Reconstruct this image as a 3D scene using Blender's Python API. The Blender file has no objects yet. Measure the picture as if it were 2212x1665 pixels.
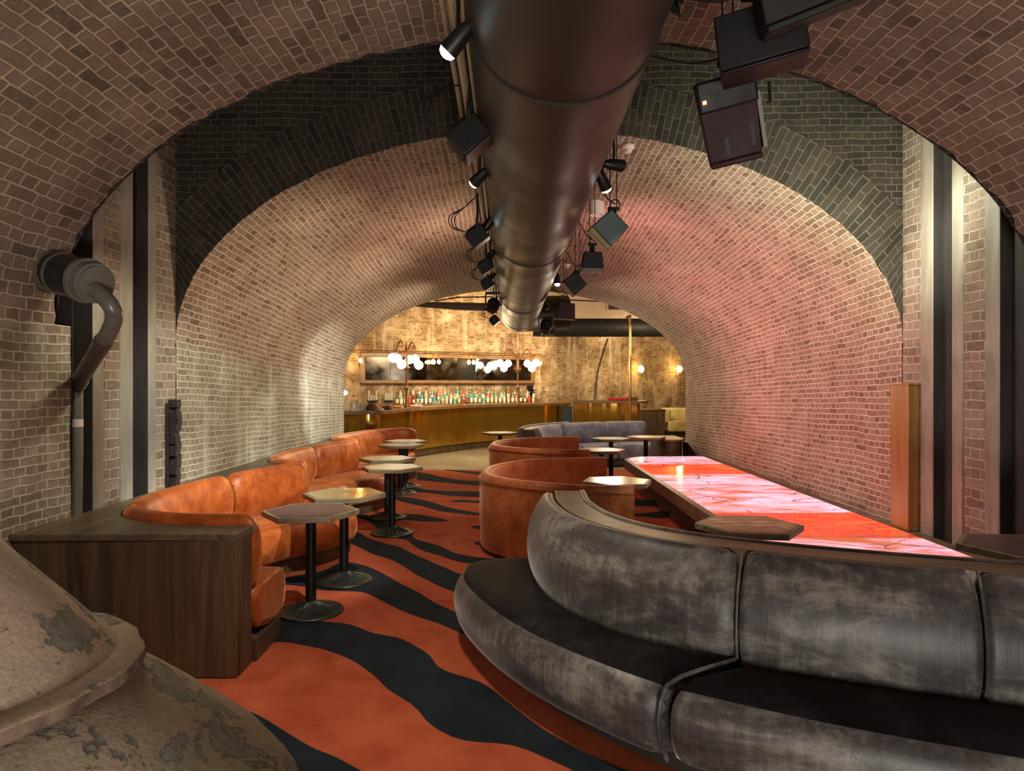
import bpy, math, random
from mathutils import Vector, Matrix
random.seed(11)
PI = math.pi
F, CX, CY, H = 1500.0, 1100.0, 829.0, 1.65      # focal length in px, vanishing point, eye height
COL = bpy.context.scene.collection
def at(px, py, Y): return Vector(((px-CX)*Y/F, Y, H-(py-CY)*Y/F))
def rad(d): return math.radians(d)

# ------------------------------------------------------------------ mesh helpers
class MB:
    def __init__(s): s.v=[]; s.f=[]; s.uv=[]; s.mi=[]; s.cur=0
    def face(s, idx, uv=None):
        s.f.append(tuple(idx)); s.uv.append(uv); s.mi.append(s.cur)
    def add(s, vs):
        b=len(s.v); s.v += [Vector(p) for p in vs]; return b
    def box(s, c, d, M=None):
        x,y,z=[q/2 for q in d]; c=Vector(c)
        ps=[Vector((sx*x,sy*y,sz*z)) for sz in(-1,1) for sy in(-1,1) for sx in(-1,1)]
        b=s.add([c+(M@p if M else p) for p in ps])
        for q in ((0,2,3,1),(4,5,7,6),(0,1,5,4),(2,6,7,3),(0,4,6,2),(1,3,7,5)):
            s.face([b+i for i in q])
    def taper(s, c, d, d2, M=None):      # box whose +z face has size d2 (x,y)
        x,y,z=[q/2 for q in d]; c=Vector(c); ps=[]
        for sz in(-1,1):
            xx,yy=(x,y) if sz<0 else (d2[0]/2,d2[1]/2)
            for sy in(-1,1):
                for sx in(-1,1): ps.append(Vector((sx*xx,sy*yy,sz*z)))
        b=s.add([c+(M@p if M else p) for p in ps])
        for q in ((0,2,3,1),(4,5,7,6),(0,1,5,4),(2,6,7,3),(0,4,6,2),(1,3,7,5)):
            s.face([b+i for i in q])
    def cyl(s, p0, p1, r, r2=None, n=16, caps=True):
        p0=Vector(p0); p1=Vector(p1); r2=r if r2 is None else r2
        w=(p1-p0).normalized(); a=w.orthogonal().normalized(); e=w.cross(a)
        b=s.add([p0+r*(math.cos(t)*a+math.sin(t)*e) for t in [2*PI*i/n for i in range(n)]]+
                [p1+r2*(math.cos(t)*a+math.sin(t)*e) for t in [2*PI*i/n for i in range(n)]])
        for i in range(n):
            j=(i+1)%n; s.face((b+i,b+j,b+n+j,b+n+i))
        if caps:
            s.face([b+i for i in range(n)][::-1]); s.face([b+n+i for i in range(n)])
    def lathe(s, prof, c=(0,0,0), n=32, M=None, wob=0):
        c=Vector(c); b=len(s.v); k=len(prof)
        for i in range(n):
            t=2*PI*i/n
            for r,z in prof:
                p=Vector((r*math.cos(t),r*math.sin(t),z)); s.v.append(c+(M@p if M else p))
        for i in range(n):
            j=(i+1)%n
            for q in range(k-1):
                s.face((b+i*k+q,b+j*k+q,b+j*k+q+1,b+i*k+q+1))
    def tube(s, pts, r, n=8, caps=True):
        pts=[Vector(p) for p in pts]; rings=[]; a=None
        for i,p in enumerate(pts):
            w=(pts[min(i+1,len(pts)-1)]-pts[max(i-1,0)]).normalized()
            if a is None: a=w.orthogonal().normalized()
            a=(a-w*a.dot(w)).normalized(); e=w.cross(a)
            rr=r[i] if isinstance(r,(list,tuple)) else r
            rings.append([p+rr*(math.cos(t)*a+math.sin(t)*e) for t in [2*PI*q/n for q in range(n)]])
        s.loft(rings, True, caps)
    def loft(s, rings, closed=True, caps=False, uvf=None):
        k=len(rings[0]); b=s.add([p for r in rings for p in r]); m=k if closed else k-1
        for i in range(len(rings)-1):
            for q in range(m):
                j=(q+1)%k; ids=((i,q),(i,j),(i+1,j),(i+1,q))
                s.face([b+x*k+y for x,y in ids], [uvf(x,y if not(closed and y==0 and q==k-1) else k) for x,y in ids] if uvf else None)
        if caps and closed:
            s.face([b+i for i in range(k)][::-1]); s.face([b+(len(rings)-1)*k+i for i in range(k)])
    def prism(s, poly, z0, z1):
        n=len(poly); b=s.add([(x,y,z0) for x,y in poly]+[(x,y,z1) for x,y in poly])
        for i in range(n):
            j=(i+1)%n; s.face((b+i,b+j,b+n+j,b+n+i))
        s.face([b+i for i in range(n)][::-1]); s.face([b+n+i for i in range(n)])
    def sphere(s, c, r, n=20, m=12, sc=(1,1,1)):
        c=Vector(c); rings=[]
        prof=[(r*math.sin(PI*i/m),-r*math.cos(PI*i/m)) for i in range(m+1)]
        prof[0]=(1e-4,-r); prof[-1]=(1e-4,r)
        M=Matrix.Diagonal(Vector(sc)); s.lathe(prof,c,n,M)
    def build(s, name, mats, parent=None, angle=38, bevel=0, seg=2, subd=0):
        me=bpy.data.meshes.new(name); off=Vector((0,0,0))
        rt=parent
        while rt and rt.parent: rt=rt.parent
        if rt: off=rt.matrix_world.translation.copy()
        elif s.v:
            xs=[p.x for p in s.v]; ys=[p.y for p in s.v]; zs=[p.z for p in s.v]
            off=Vector(((min(xs)+max(xs))/2,(min(ys)+max(ys))/2,min(zs)))
        me.from_pydata([p-off for p in s.v],[],s.f)
        for m in (mats if isinstance(mats,(list,tuple)) else [mats]): me.materials.append(m)
        me.polygons.foreach_set('material_index',s.mi)
        if any(u for u in s.uv):
            l=me.uv_layers.new(name='UVMap'); k=0
            for p,u in zip(me.polygons,s.uv):
                for q in range(p.loop_total):
                    l.data[p.loop_start+q].uv=u[q] if u else (0,0)
        me.polygons.foreach_set('use_smooth',[True]*len(s.f))
        me.update(); me.set_sharp_from_angle(angle=rad(angle))
        o=bpy.data.objects.new(name,me); COL.objects.link(o)
        if parent: o.parent=parent
        else: o.location=off
        if bevel:
            b=o.modifiers.new('bevel','BEVEL'); b.width=bevel; b.segments=seg; b.limit_method='ANGLE'; b.angle_limit=rad(40)
        if subd:
            b=o.modifiers.new('subd','SUBSURF'); b.levels=subd; b.render_levels=subd
        return o
def tag(o,label=None,cat=None,group=None,kind=None):
    if label: o['label']=label
    if cat: o['category']=cat
    if group: o['group']=group
    if kind: o['kind']=kind
    return o
def thing(name,label,cat,loc=(0,0,0),group=None):
    o=bpy.data.objects.new(name,None); COL.objects.link(o); o.location=loc; o.empty_display_size=.1
    o.matrix_world=Matrix.Translation(Vector(loc))
    return tag(o,label,cat,group)
def struct(mb,name,mats,**k): return tag(mb.build(name,mats,**k),kind='structure')
def one(mb,name,mats,label,cat,group=None,**k): return tag(mb.build(name,mats,**k),label,cat,group)
def cr(P,t):                           # Catmull-Rom through P at parameter t (0..len-1)
    n=len(P)-1; i=min(int(t),n-1); u=t-i
    g=lambda k:Vector(P[k]) if 0<=k<=n else (2*Vector(P[0])-Vector(P[1]) if k<0 else 2*Vector(P[n])-Vector(P[n-1]))
    a,b,c,d=g(i-1),g(i),g(i+1),g(i+2)
    return .5*((2*b)+(c-a)*u+(2*a-5*b+4*c-d)*u*u+(3*b-a-3*c+d)*u**3)
def spline(P,step=None,n=None):
    n=n or (len(P)-1)*(step or 6); return [cr(P,(len(P)-1)*i/n) for i in range(n+1)]
def V2(p,z): return Vector((p[0],p[1],z))
def aim(d, up=(0,0,1)):                # matrix whose local +z points along d
    return Vector(d).to_track_quat('Z','Y').to_matrix()

def point(name,p,e,col,r=.1):
    l=bpy.data.lights.new(name,'POINT'); l.energy=e; l.color=col; l.shadow_soft_size=r
    o=bpy.data.objects.new(name,l); COL.objects.link(o); o.location=p; return o
# ------------------------------------------------------------------ materials
def mat(name):
    m=bpy.data.materials.new(name); m.use_nodes=True; nt=m.node_tree
    return m,nt,nt.nodes['Principled BSDF']
def N(nt,t,**k):
    n=nt.nodes.new(t)
    for a,b in k.items():
        if a.startswith('i_'): n.inputs[a[2:].replace('_',' ')].default_value=b
        else: setattr(n,a,b)
    return n
def L(nt,a,b): nt.links.new(a,b)
def ramp(nt,fac,stops,interp='LINEAR'):
    r=N(nt,'ShaderNodeValToRGB'); e=r.color_ramp.elements; r.color_ramp.interpolation=interp
    while len(e)<len(stops): e.new(.5)
    for q,(p,c) in zip(e,stops): q.position=p; q.color=(*c,1) if len(c)==3 else c
    L(nt,fac,r.inputs['Fac']); return r.outputs['Color']
def mix(nt,fac,a,b,mode='MIX'):
    m=N(nt,'ShaderNodeMix',data_type='RGBA',blend_type=mode)
    for s,q in((0,fac),(6,a),(7,b)):
        if isinstance(q,(int,float)): m.inputs[s].default_value=q
        elif isinstance(q,tuple): m.inputs[s].default_value=(*q,1)
        else: L(nt,q,m.inputs[s])
    return m.outputs[2]
def noise(nt,vec,scale,detail=4,rough=.6,dist=0,sc=None):
    n=N(nt,'ShaderNodeTexNoise'); n.inputs['Scale'].default_value=scale; n.inputs['Detail'].default_value=detail
    n.inputs['Roughness'].default_value=rough; n.inputs['Distortion'].default_value=dist
    if sc:
        mp=N(nt,'ShaderNodeMapping'); mp.inputs['Scale'].default_value=sc; L(nt,vec,mp.inputs[0]); vec=mp.outputs[0]
    L(nt,vec,n.inputs['Vector']); return n.outputs['Fac']
def bump(nt,h,strength,dist,nrm=None):
    b=N(nt,'ShaderNodeBump'); b.inputs['Strength'].default_value=strength; b.inputs['Distance'].default_value=dist
    L(nt,h,b.inputs['Height'])
    if nrm: L(nt,nrm,b.inputs['Normal'])
    return b.outputs['Normal']
def plain(name,c,rough=.5,metal=0,var=.0,vs=6,emis=None,es=0,coat=0,spec=.5,bmp=0,bs=80):
    m,nt,p=mat(name); p.inputs['Base Color'].default_value=(*c,1); p.inputs['Roughness'].default_value=rough
    p.inputs['Metallic'].default_value=metal; p.inputs['Coat Weight'].default_value=coat
    p.inputs['Specular IOR Level'].default_value=spec
    tc=N(nt,'ShaderNodeTexCoord')
    if var:
        f=noise(nt,tc.outputs['Object'],vs,5)
        L(nt,ramp(nt,f,[(.3,tuple(x*(1-var) for x in c)),(.7,tuple(min(1,x*(1+var)) for x in c))]),p.inputs['Base Color'])
        L(nt,ramp(nt,f,[(.3,(max(0,rough-.1),)*3),(.7,(min(1,rough+.1),)*3)]),p.inputs['Roughness'])
    if bmp: L(nt,bump(nt,noise(nt,tc.outputs['Object'],bs,4),bmp,.002),p.inputs['Normal'])
    if emis: p.inputs['Emission Color'].default_value=(*emis,1); p.inputs['Emission Strength'].default_value=es
    return m
def brick(name,cols,mortar,row=.056,width=.188,bond=True,msize=.006,stain=(.5,.5,.5),stain_amt=.3,light=(.6,.58,.5),light_amt=.2,bmp=.8,soft=.35,streak=0):
    m,nt,p=mat(name); tc=N(nt,'ShaderNodeTexCoord'); uv=tc.outputs['UV']
    w=N(nt,'ShaderNodeTexNoise'); w.inputs['Scale'].default_value=9; w.inputs['Detail'].default_value=2; L(nt,uv,w.inputs['Vector'])
    w2=N(nt,'ShaderNodeTexNoise'); w2.inputs['Scale'].default_value=1.1; w2.inputs['Detail'].default_value=1; L(nt,uv,w2.inputs['Vector'])
    def off(n,a):
        s=N(nt,'ShaderNodeVectorMath',operation='SUBTRACT'); L(nt,n.outputs['Color'],s.inputs[0]); s.inputs[1].default_value=(.5,.5,.5)
        q=N(nt,'ShaderNodeVectorMath',operation='SCALE'); L(nt,s.outputs[0],q.inputs[0]); q.inputs['Scale'].default_value=a; return q.outputs[0]
    a=N(nt,'ShaderNodeVectorMath',operation='ADD'); L(nt,uv,a.inputs[0]); L(nt,off(w,.024),a.inputs[1])
    b=N(nt,'ShaderNodeVectorMath',operation='ADD'); L(nt,a.outputs[0],b.inputs[0]); L(nt,off(w2,.05),b.inputs[1])
    br=N(nt,'ShaderNodeTexBrick',offset=.5,offset_frequency=2,squash=.5 if bond else 1,squash_frequency=2)
    L(nt,b.outputs[0],br.inputs['Vector'])
    for k,v in (('Color1',(0,0,0,1)),('Color2',(1,1,1,1)),('Mortar',(.5,.5,.5,1)),('Scale',1),('Mortar Size',msize),('Mortar Smooth',soft),('Bias',0),('Brick Width',width),('Row Height',row)):
        br.inputs[k].default_value=v
    fine=noise(nt,uv,38,5,.7)
    big=noise(nt,uv,.9,5,.62)
    mid=noise(nt,uv,3.1,5,.6,.3)
    c=ramp(nt,br.outputs['Color'],[(i/(len(cols)-1),q) for i,q in enumerate(cols)])
    c=mix(nt,ramp(nt,fine,[(.35,(0,0,0)),(.75,(.5,.5,.5))]),c,cols[-1]); c=mix(nt,.5,c,ramp(nt,fine,[(.3,(.45,.45,.45)),(.55,(1,1,1))]),'MULTIPLY')
    # bricks smeared with lime in patches
    c=mix(nt,ramp(nt,mid,[(.5,(0,0,0)),(.72,(light_amt,)*3)]),c,light)
    mfac=mix(nt,1.0,br.outputs['Fac'],ramp(nt,mid,[(.3,(.55,.55,.55)),(.6,(1,1,1))]),'MULTIPLY')
    c=mix(nt,mfac,c,mortar)
    c=mix(nt,stain_amt,c,ramp(nt,big,[(.32,stain),(.62,(1,1,1))]),'MULTIPLY')
    if streak:
        st=noise(nt,uv,1,6,.6,.2,(5,.55,1)); c=mix(nt,ramp(nt,st,[(.52,(0,0,0)),(.7,(streak,)*3)]),c,light)
    L(nt,c,p.inputs['Base Color'])
    p.inputs['Roughness'].default_value=.85; p.inputs['Specular IOR Level'].default_value=.25
    inv=ramp(nt,br.outputs['Fac'],[(0,(1,1,1)),(1,(0,0,0))])
    h=mix(nt,.42,inv,fine); h=mix(nt,.15,h,br.outputs['Color'])
    L(nt,bump(nt,h,bmp,.02),p.inputs['Normal'])
    return m
def wood(name,c1,c2,scale=1,axis=2,rough=.45,ring=12):
    m,nt,p=mat(name); tc=N(nt,'ShaderNodeTexCoord'); o=tc.outputs['Object']
    sc=[ring,ring,ring]; sc[axis]=ring*.07; f=noise(nt,o,scale,8,.62,.6,tuple(sc))
    sc2=[90,90,90]; sc2[axis]=3; g=noise(nt,o,scale,4,.6,0,tuple(sc2))
    sc3=[7,7,7]; sc3[axis]=.001
    c=ramp(nt,f,[(.32,c1),(.5,tuple((a+b)/2 for a,b in zip(c1,c2))),(.68,c2)])
    c=mix(nt,.35,c,ramp(nt,g,[(.35,(.35,.35,.35)),(.6,(1,1,1))]),'MULTIPLY')
    L(nt,c,p.inputs['Base Color']); p.inputs['Roughness'].default_value=rough
    L(nt,bump(nt,g,.25,.002),p.inputs['Normal']); return m
def velvet(name,dark,mid,light,sheen=.6,tint=(1,1,1),patch=5,lo=.42,hi=.62,rough=.6,gw=.15,sc=(1,1,1)):
    m,nt,p=mat(name); tc=N(nt,'ShaderNodeTexCoord'); o=tc.outputs['Object']
    f=noise(nt,o,patch,9,.72,.5,sc); g=noise(nt,o,1,6,.7,.2,(22,22,2.2))
    f2=mix(nt,gw,f,g)
    c=ramp(nt,f2,[(lo,dark),((lo+hi)/2,mid),(hi,light)])
    L(nt,c,p.inputs['Base Color']); p.inputs['Roughness'].default_value=rough
    p.inputs['Sheen Weight'].default_value=sheen; p.inputs['Sheen Roughness'].default_value=.35
    p.inputs['Sheen Tint'].default_value=(*tint,1); p.inputs['Specular IOR Level'].default_value=.3 if sheen>.1 else .08
    L(nt,bump(nt,g,.35,.006),p.inputs['Normal']); return m

M={}
M['vault']=brick('vault_brick',[(.11,.072,.05),(.20,.137,.098),(.245,.172,.122),(.28,.2,.145)],(.50,.41,.31),msize=.008,stain=(.5,.45,.4),stain_amt=.45,light_amt=.3,light=(.36,.28,.2))
M['side']=brick('side_brick',[(.16,.125,.09),(.23,.18,.13),(.28,.225,.165)],(.50,.44,.34),msize=.008,stain=(.42,.40,.34),stain_amt=.7,light_amt=.6,light=(.45,.43,.35),streak=.6)
M['front']=brick('front_vault_brick',[(.10,.075,.055),(.19,.138,.10),(.24,.175,.13),(.21,.155,.125)],(.42,.34,.26),row=.072,width=.21,msize=.009,stain=(.45,.42,.38),stain_amt=.65,light_amt=.4,light=(.34,.28,.21),bmp=1)
M['dark']=brick('sooty_shaded_brick',[(.020,.016,.012),(.036,.028,.021),(.050,.038,.028)],(.12,.10,.072),row=.056,width=.188,stain=(.4,.38,.34),stain_amt=.5,light_amt=.15,light=(.13,.115,.09))  # sooty brick, darkened further for the unlit left of the arch wall
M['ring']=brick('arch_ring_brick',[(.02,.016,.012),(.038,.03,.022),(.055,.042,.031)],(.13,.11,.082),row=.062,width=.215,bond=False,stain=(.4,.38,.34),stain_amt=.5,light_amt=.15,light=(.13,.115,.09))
M['bar']=brick('bar_brick',[(.12,.065,.03),(.28,.18,.09),(.40,.27,.15)],(.55,.44,.28),row=.06,width=.2,stain=(.26,.19,.12),stain_amt=.85,light_amt=.8,light=(.62,.53,.38),streak=.5)
M['strip']=brick('pier_brick',[(.13,.09,.065),(.22,.155,.115),(.28,.2,.15)],(.44,.38,.29),row=.07,width=.2,stain=(.5,.45,.4),stain_amt=.4,light_amt=.35,light=(.4,.36,.28))
def stone(name,c1,c2,c3):
    m,nt,p=mat(name); tc=N(nt,'ShaderNodeTexCoord'); o=tc.outputs['Object']
    f=noise(nt,o,1,7,.65,.4,(9,9,1.2)); g=noise(nt,o,1.2,5)
    c=mix(nt,.5,ramp(nt,f,[(.35,c1),(.5,c2),(.66,c3)]),ramp(nt,g,[(.35,c1),(.65,c3)])); L(nt,c,p.inputs['Base Color'])
    p.inputs['Roughness'].default_value=.8; L(nt,bump(nt,f,.5,.01),p.inputs['Normal']); return m
M['stone']=stone('weathered_stone',(.13,.105,.08),(.22,.185,.145),(.34,.3,.24))
M['slot']=stone('slot_dark',(.012,.009,.008),(.025,.018,.015),(.045,.034,.029))  # near-black finish for the recessed slots and the shaft ceiling
M['oak']=wood('dark_oak',(.035,.02,.011),(.115,.07,.038),ring=14)
M['oakh']=wood('dark_oak_ledge',(.05,.034,.02),(.15,.105,.062),axis=1,ring=9,rough=.4)
M['oakx']=wood('oak_edge',(.06,.04,.022),(.19,.13,.075),axis=0,ring=9,rough=.4)
M['boxw']=wood('orange_wood',(.20,.085,.02),(.34,.16,.045),ring=7,rough=.35)
M['tabw']=wood('table_edge_wood',(.10,.075,.04),(.27,.21,.12),axis=0,ring=10)
M['barw']=wood('bar_wood',(.12,.06,.028),(.26,.15,.075),axis=0,ring=6,rough=.35)
M['orange']=velvet('rust_velvet',(.15,.022,.005),(.32,.066,.012),(.50,.14,.03),sheen=.5,tint=(1,.5,.25),patch=3.2,lo=.36,hi=.66,rough=.38)
M['orange2']=velvet('rust_velvet_drum',(.16,.035,.009),(.33,.085,.022),(.46,.15,.05),sheen=.45,tint=(1,.55,.35),patch=4.5,lo=.34,hi=.68,rough=.5)
M['gray']=velvet('grey_velvet',(.007,.005,.006),(.045,.039,.036),(.175,.16,.137),sheen=.22,tint=(.9,.85,.8),patch=1.7,lo=.34,hi=.64,rough=.45,gw=.25,sc=(1,1,2.6))
M['grayd']=velvet('grey_velvet_shaded',(.003,.0022,.003),(.006,.005,.006),(.016,.013,.015),sheen=.05,tint=(.9,.8,.8),patch=3.0,lo=.42,hi=.62,rough=.7)  # dark copy of the grey velvet; shade on the seat tops put into colour
M['grayb']=velvet('blue_grey_velvet',(.09,.085,.11),(.16,.15,.19),(.24,.23,.28),sheen=.6,patch=3,lo=.4,hi=.62)
M['cream']=velvet('cream_velvet',(.5,.38,.14),(.62,.5,.2),(.72,.62,.3),sheen=.4,patch=3)
M['iron']=plain('black_iron',(.012,.013,.012),.45,.6,.3,20,spec=.5)
M['base']=plain('cast_iron_base',(.035,.042,.036),.38,.75,.5,14,bmp=.2,bs=60)
M['black']=plain('black_paint',(.004,.004,.0045),.55,0,.2,spec=.25)
M['teal']=plain('teal_black_cabinet',(.008,.024,.022),.55)
M['speaker_side']=plain('speaker_grille',(.14,.10,.035),.6,.3)
M['pinkcab']=plain('projector_housing',(.022,.007,.0095),.6,0,.25,8,spec=.15)
M['greycab']=plain('grey_housing',(.10,.085,.07),.55)
M['lens_w']=plain('lamp_lens',(1,1,1),.3,emis=(.75,1,.97),es=25)
M['lens_off']=plain('dark_lens',(.03,.03,.04),.1,coat=1)
M['glass_pink']=plain('fixture_window',(.05,.035,.03),.25)
M['led']=plain('red_led',(1,.1,.02),.3,emis=(1,.12,.02),es=9)
M['cyan']=plain('cyan_glow',(.1,.8,1),.3,emis=(.1,.7,1),es=2.2)
M['duct']=plain('duct_paint',(.015,.0105,.009),.45,.0,.15,2.5,bmp=.03,bs=3,spec=.35)
M['ductd']=plain('duct_dark',(.006,.006,.007),.55,0,.2,2.5,spec=.3)
M['seam']=plain('duct_band',(.02,.016,.014),.5,.3)
M['conduit']=plain('cream_conduit',(.22,.17,.10),.5,.1,.2)
M['white']=plain('white_plastic',(.62,.5,.44),.5)
M['globe']=plain('lit_globe',(1,1,1),.3,emis=(1,.86,.62),es=16)
M['bulb']=plain('lit_bulb',(1,.8,.4),.3,emis=(1,.62,.2),es=30)
M['bronze']=plain('bronze',(.20,.085,.03),.4,.6,.25,20)
M['brass']=plain('brass',(.72,.47,.14),.2,1,.1,5)
M['chrome']=plain('chrome',(.8,.8,.85),.08,1)
M['floor']=plain('cream_floor',(.52,.46,.33),.13,0,.04,1.2,coat=.3)
M['plinthd']=plain('shaded_plinth',(.012,.008,.006),.7)  # toe-recess shade under the grey sofa put into the colour
M['rim']=plain('rusted_flange_rim',(.085,.055,.038),.85,0,.7,16,bmp=.8,bs=30)
M['pvc']=plain('grey_pvc_pipe',(.12,.12,.105),.35,0,.2,9)
M['pvcd']=plain('brown_pvc_pipe',(.07,.055,.05),.4,0,.25,7)
M['barrel']=plain('black_pipe_socket',(.014,.015,.014),.35,0,.3,9)
M['mort']=plain('rough_mortar',(.11,.09,.06),.95,0,.5,14,bmp=1,bs=20)
M['rusty']=plain('rusty_old_iron',(.028,.02,.015),.9,.2,.6,25,bmp=1,bs=30)
M['plaster']=plain('beige_panel',(.42,.33,.24),.7,0,.1,2)
M['grille']=plain('vent_grille',(.06,.045,.03),.7)
M['red']=plain('crimson_cloth',(.6,.02,.03),.7,0,.3,9)
M['brownbox']=plain('brown_leather',(.12,.05,.025),.6,0,.3,9)
M['pinkt']=plain('pink_towel',(.75,.42,.38),.85,0,.15,20)
M['oranget']=plain('orange_cloth',(.75,.33,.03),.8)
M['leather']=plain('maroon_leather',(.075,.036,.032),.42,0,.12,9,bmp=.3)
M['steel']=plain('brushed_steel',(.42,.4,.36),.35,.8,.1)
M['navydoor']=plain('dark_teal_panel',(.01,.028,.03),.4)
M['mirror']=plain('aged_mirror',(.30,.27,.23),.1,1,.35,3)
M['mirrord']=plain('dark_reflection_mirror',(.06,.055,.05),.15,1,.4,3)  # panes with a dim reflection; the reflected brightness is put into the tint

def brassfront():
    m,nt,p=mat('polished_brass_sheet'); tc=N(nt,'ShaderNodeTexCoord'); o=tc.outputs['Object']
    p.inputs['Base Color'].default_value=(.72,.46,.08,1); p.inputs['Metallic'].default_value=.93; p.inputs['Roughness'].default_value=.09
    f=noise(nt,o,1,2,.4,0,(1.1,1.1,.12)); L(nt,bump(nt,f,1.0,.10),p.inputs['Normal']); return m
M['brassf']=brassfront()
def marble(name,c1,c2,vein,rough=.22,sc=6):
    m,nt,p=mat(name); tc=N(nt,'ShaderNodeTexCoord'); o=tc.outputs['Object']
    f=noise(nt,o,sc,8,.65,1.2); v=N(nt,'ShaderNodeTexVoronoi',feature='DISTANCE_TO_EDGE'); v.inputs['Scale'].default_value=sc*.8
    L(nt,f,v.inputs['Vector']) if False else L(nt,o,v.inputs['Vector'])
    c=ramp(nt,f,[(.35,c1),(.65,c2)]); c=mix(nt,ramp(nt,v.outputs['Distance'],[(0,(.7,.7,.7)),(.03,(0,0,0))]),c,vein)
    L(nt,c,p.inputs['Base Color']); p.inputs['Roughness'].default_value=rough; p.inputs['Coat Weight'].default_value=.15; p.inputs['Coat Roughness'].default_value=.05; return m
M['marble']=marble('green_gold_marble',(.10,.085,.03),(.22,.18,.08),(.05,.04,.02))
M['marblel']=marble('cream_table_stone',(.30,.21,.11),(.42,.31,.18),(.2,.14,.08),.3)
M['tgold']=plain('gold_table_top',(.42,.27,.06),.12,.7,.3,7)
def rippled():
    m,nt,p=mat('rippled_copper_top'); tc=N(nt,'ShaderNodeTexCoord'); o=tc.outputs['Object']
    f=noise(nt,o,1,5,.6,.8,(7,22,7)); L(nt,ramp(nt,f,[(.4,(.20,.08,.035)),(.55,(.38,.17,.08)),(.6,(.6,.36,.22))]),p.inputs['Base Color'])
    p.inputs['Roughness'].default_value=.35; L(nt,bump(nt,f,.5,.01),p.inputs['Normal']); return m
M['ripple']=rippled()
def carpet(name,c,c2):
    m,nt,p=mat(name); tc=N(nt,'ShaderNodeTexCoord'); o=tc.outputs['Object']
    f=noise(nt,o,3.5,7,.62,.2); g=noise(nt,o,260,3,.7)
    c0=ramp(nt,f,[(.3,c),(.7,c2)]); c0=mix(nt,.35,c0,ramp(nt,g,[(.3,(.45,.45,.45)),(.7,(1.,1.,1.))]),'MULTIPLY'); L(nt,c0,p.inputs['Base Color'])
    p.inputs['Roughness'].default_value=.95; p.inputs['Specular IOR Level'].default_value=.1; p.inputs['Sheen Weight'].default_value=0
    L(nt,bump(nt,mix(nt,.5,f,g),.5,.01),p.inputs['Normal']); return m
M['carpo']=carpet('rust_carpet_pile',(.30,.052,.02),(.45,.105,.045))
M['carpn']=carpet('navy_carpet_pile',(.007,.011,.015),(.017,.024,.031))
def painted():
    m,nt,p=mat('flaking_painted_iron'); tc=N(nt,'ShaderNodeTexCoord'); o=tc.outputs['Object']
    f=noise(nt,o,4.2,9,.62,.3); g=noise(nt,o,30,8,.75); h=noise(nt,o,2.2,5,.6); k=noise(nt,o,90,3)
    paint=mix(nt,.55,ramp(nt,g,[(.3,(.20,.15,.095)),(.7,(.38,.31,.21))]),ramp(nt,h,[(.4,(.17,.165,.11)),(.6,(.42,.31,.22))]))
    under=ramp(nt,g,[(.35,(.10,.105,.085)),(.65,(.2,.2,.16))])
    c=mix(nt,ramp(nt,f,[(.525,(0,0,0)),(.532,(1,1,1))]),paint,under)
    edge=ramp(nt,f,[(.512,(0,0,0)),(.526,(.8,.8,.8)),(.54,(0,0,0))]); c=mix(nt,edge,c,(.05,.04,.03))
    rust=noise(nt,o,7,8,.75,.5); c=mix(nt,ramp(nt,rust,[(.60,(0,0,0)),(.70,(.8,.8,.8))]),c,(.20,.09,.025))
    sp=noise(nt,o,55,3,.7); c=mix(nt,ramp(nt,sp,[(.63,(0,0,0)),(.68,(.75,.75,.75))]),c,(.10,.07,.04)); c=mix(nt,.6,c,ramp(nt,k,[(.3,(.6,.6,.6)),(.55,(1,1,1))]),'MULTIPLY')
    L(nt,c,p.inputs['Base Color']); p.inputs['Roughness'].default_value=.8
    hh=ramp(nt,f,[(.525,(1,1,1)),(.535,(.2,.2,.2))]); L(nt,bump(nt,mix(nt,.25,hh,k),.7,.008),p.inputs['Normal']); return m
M['paint']=painted()
def onyx(name,base,mid,hot,es,seed):
    m,nt,p=mat(name); tc=N(nt,'ShaderNodeTexCoord'); o=tc.outputs['Object']
    mp=N(nt,'ShaderNodeMapping'); mp.inputs['Location'].default_value=(seed*3.1,seed*1.7,seed); L(nt,o,mp.inputs[0]); o=mp.outputs[0]
    f=noise(nt,o,1,6,.6,1.4,(.9,2.6,1)); w=noise(nt,o,3,5,.6)
    c=ramp(nt,f,[(.36,hot),(.46,mid),(.60,base)])
    wv=N(nt,'ShaderNodeTexNoise'); wv.inputs['Scale'].default_value=2.2; wv.inputs['Detail'].default_value=5; L(nt,o,wv.inputs['Vector'])
    a=mix(nt,.22,o,wv.outputs['Color'])
    v=N(nt,'ShaderNodeTexVoronoi',feature='DISTANCE_TO_EDGE'); v.inputs['Scale'].default_value=1.3; L(nt,a,v.inputs['Vector'])
    vein=mix(nt,1.0,ramp(nt,v.outputs['Distance'],[(0,(1,1,1)),(.005,(.6,.6,.6)),(.014,(0,0,0))]),ramp(nt,w,[(.42,(0,0,0)),(.55,(1,1,1))]),'MULTIPLY')
    c=mix(nt,vein,c,(.05,.02,.02))
    dk=noise(nt,o,1,7,.65,1,(1.2,4,1)); c=mix(nt,ramp(nt,dk,[(.60,(0,0,0)),(.66,(.85,.85,.85))]),c,(.16,.07,.03))
    L(nt,mix(nt,1.0,c,(.45,.45,.45),'MULTIPLY'),p.inputs['Base Color']); L(nt,c,p.inputs['Emission Color']); p.inputs['Emission Strength'].default_value=es
    p.inputs['Roughness'].default_value=.08; return m
PK=[onyx('pink_onyx_%s'%k,(1,.66,.86),(1,.34,.38),(.55,.12,.03),.88,i) for i,k in enumerate('ab')]
RD=onyx('red_onyx',(1,.07,.02),(.9,.03,.01),(.95,.16,.03),1.2,5)

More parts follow.
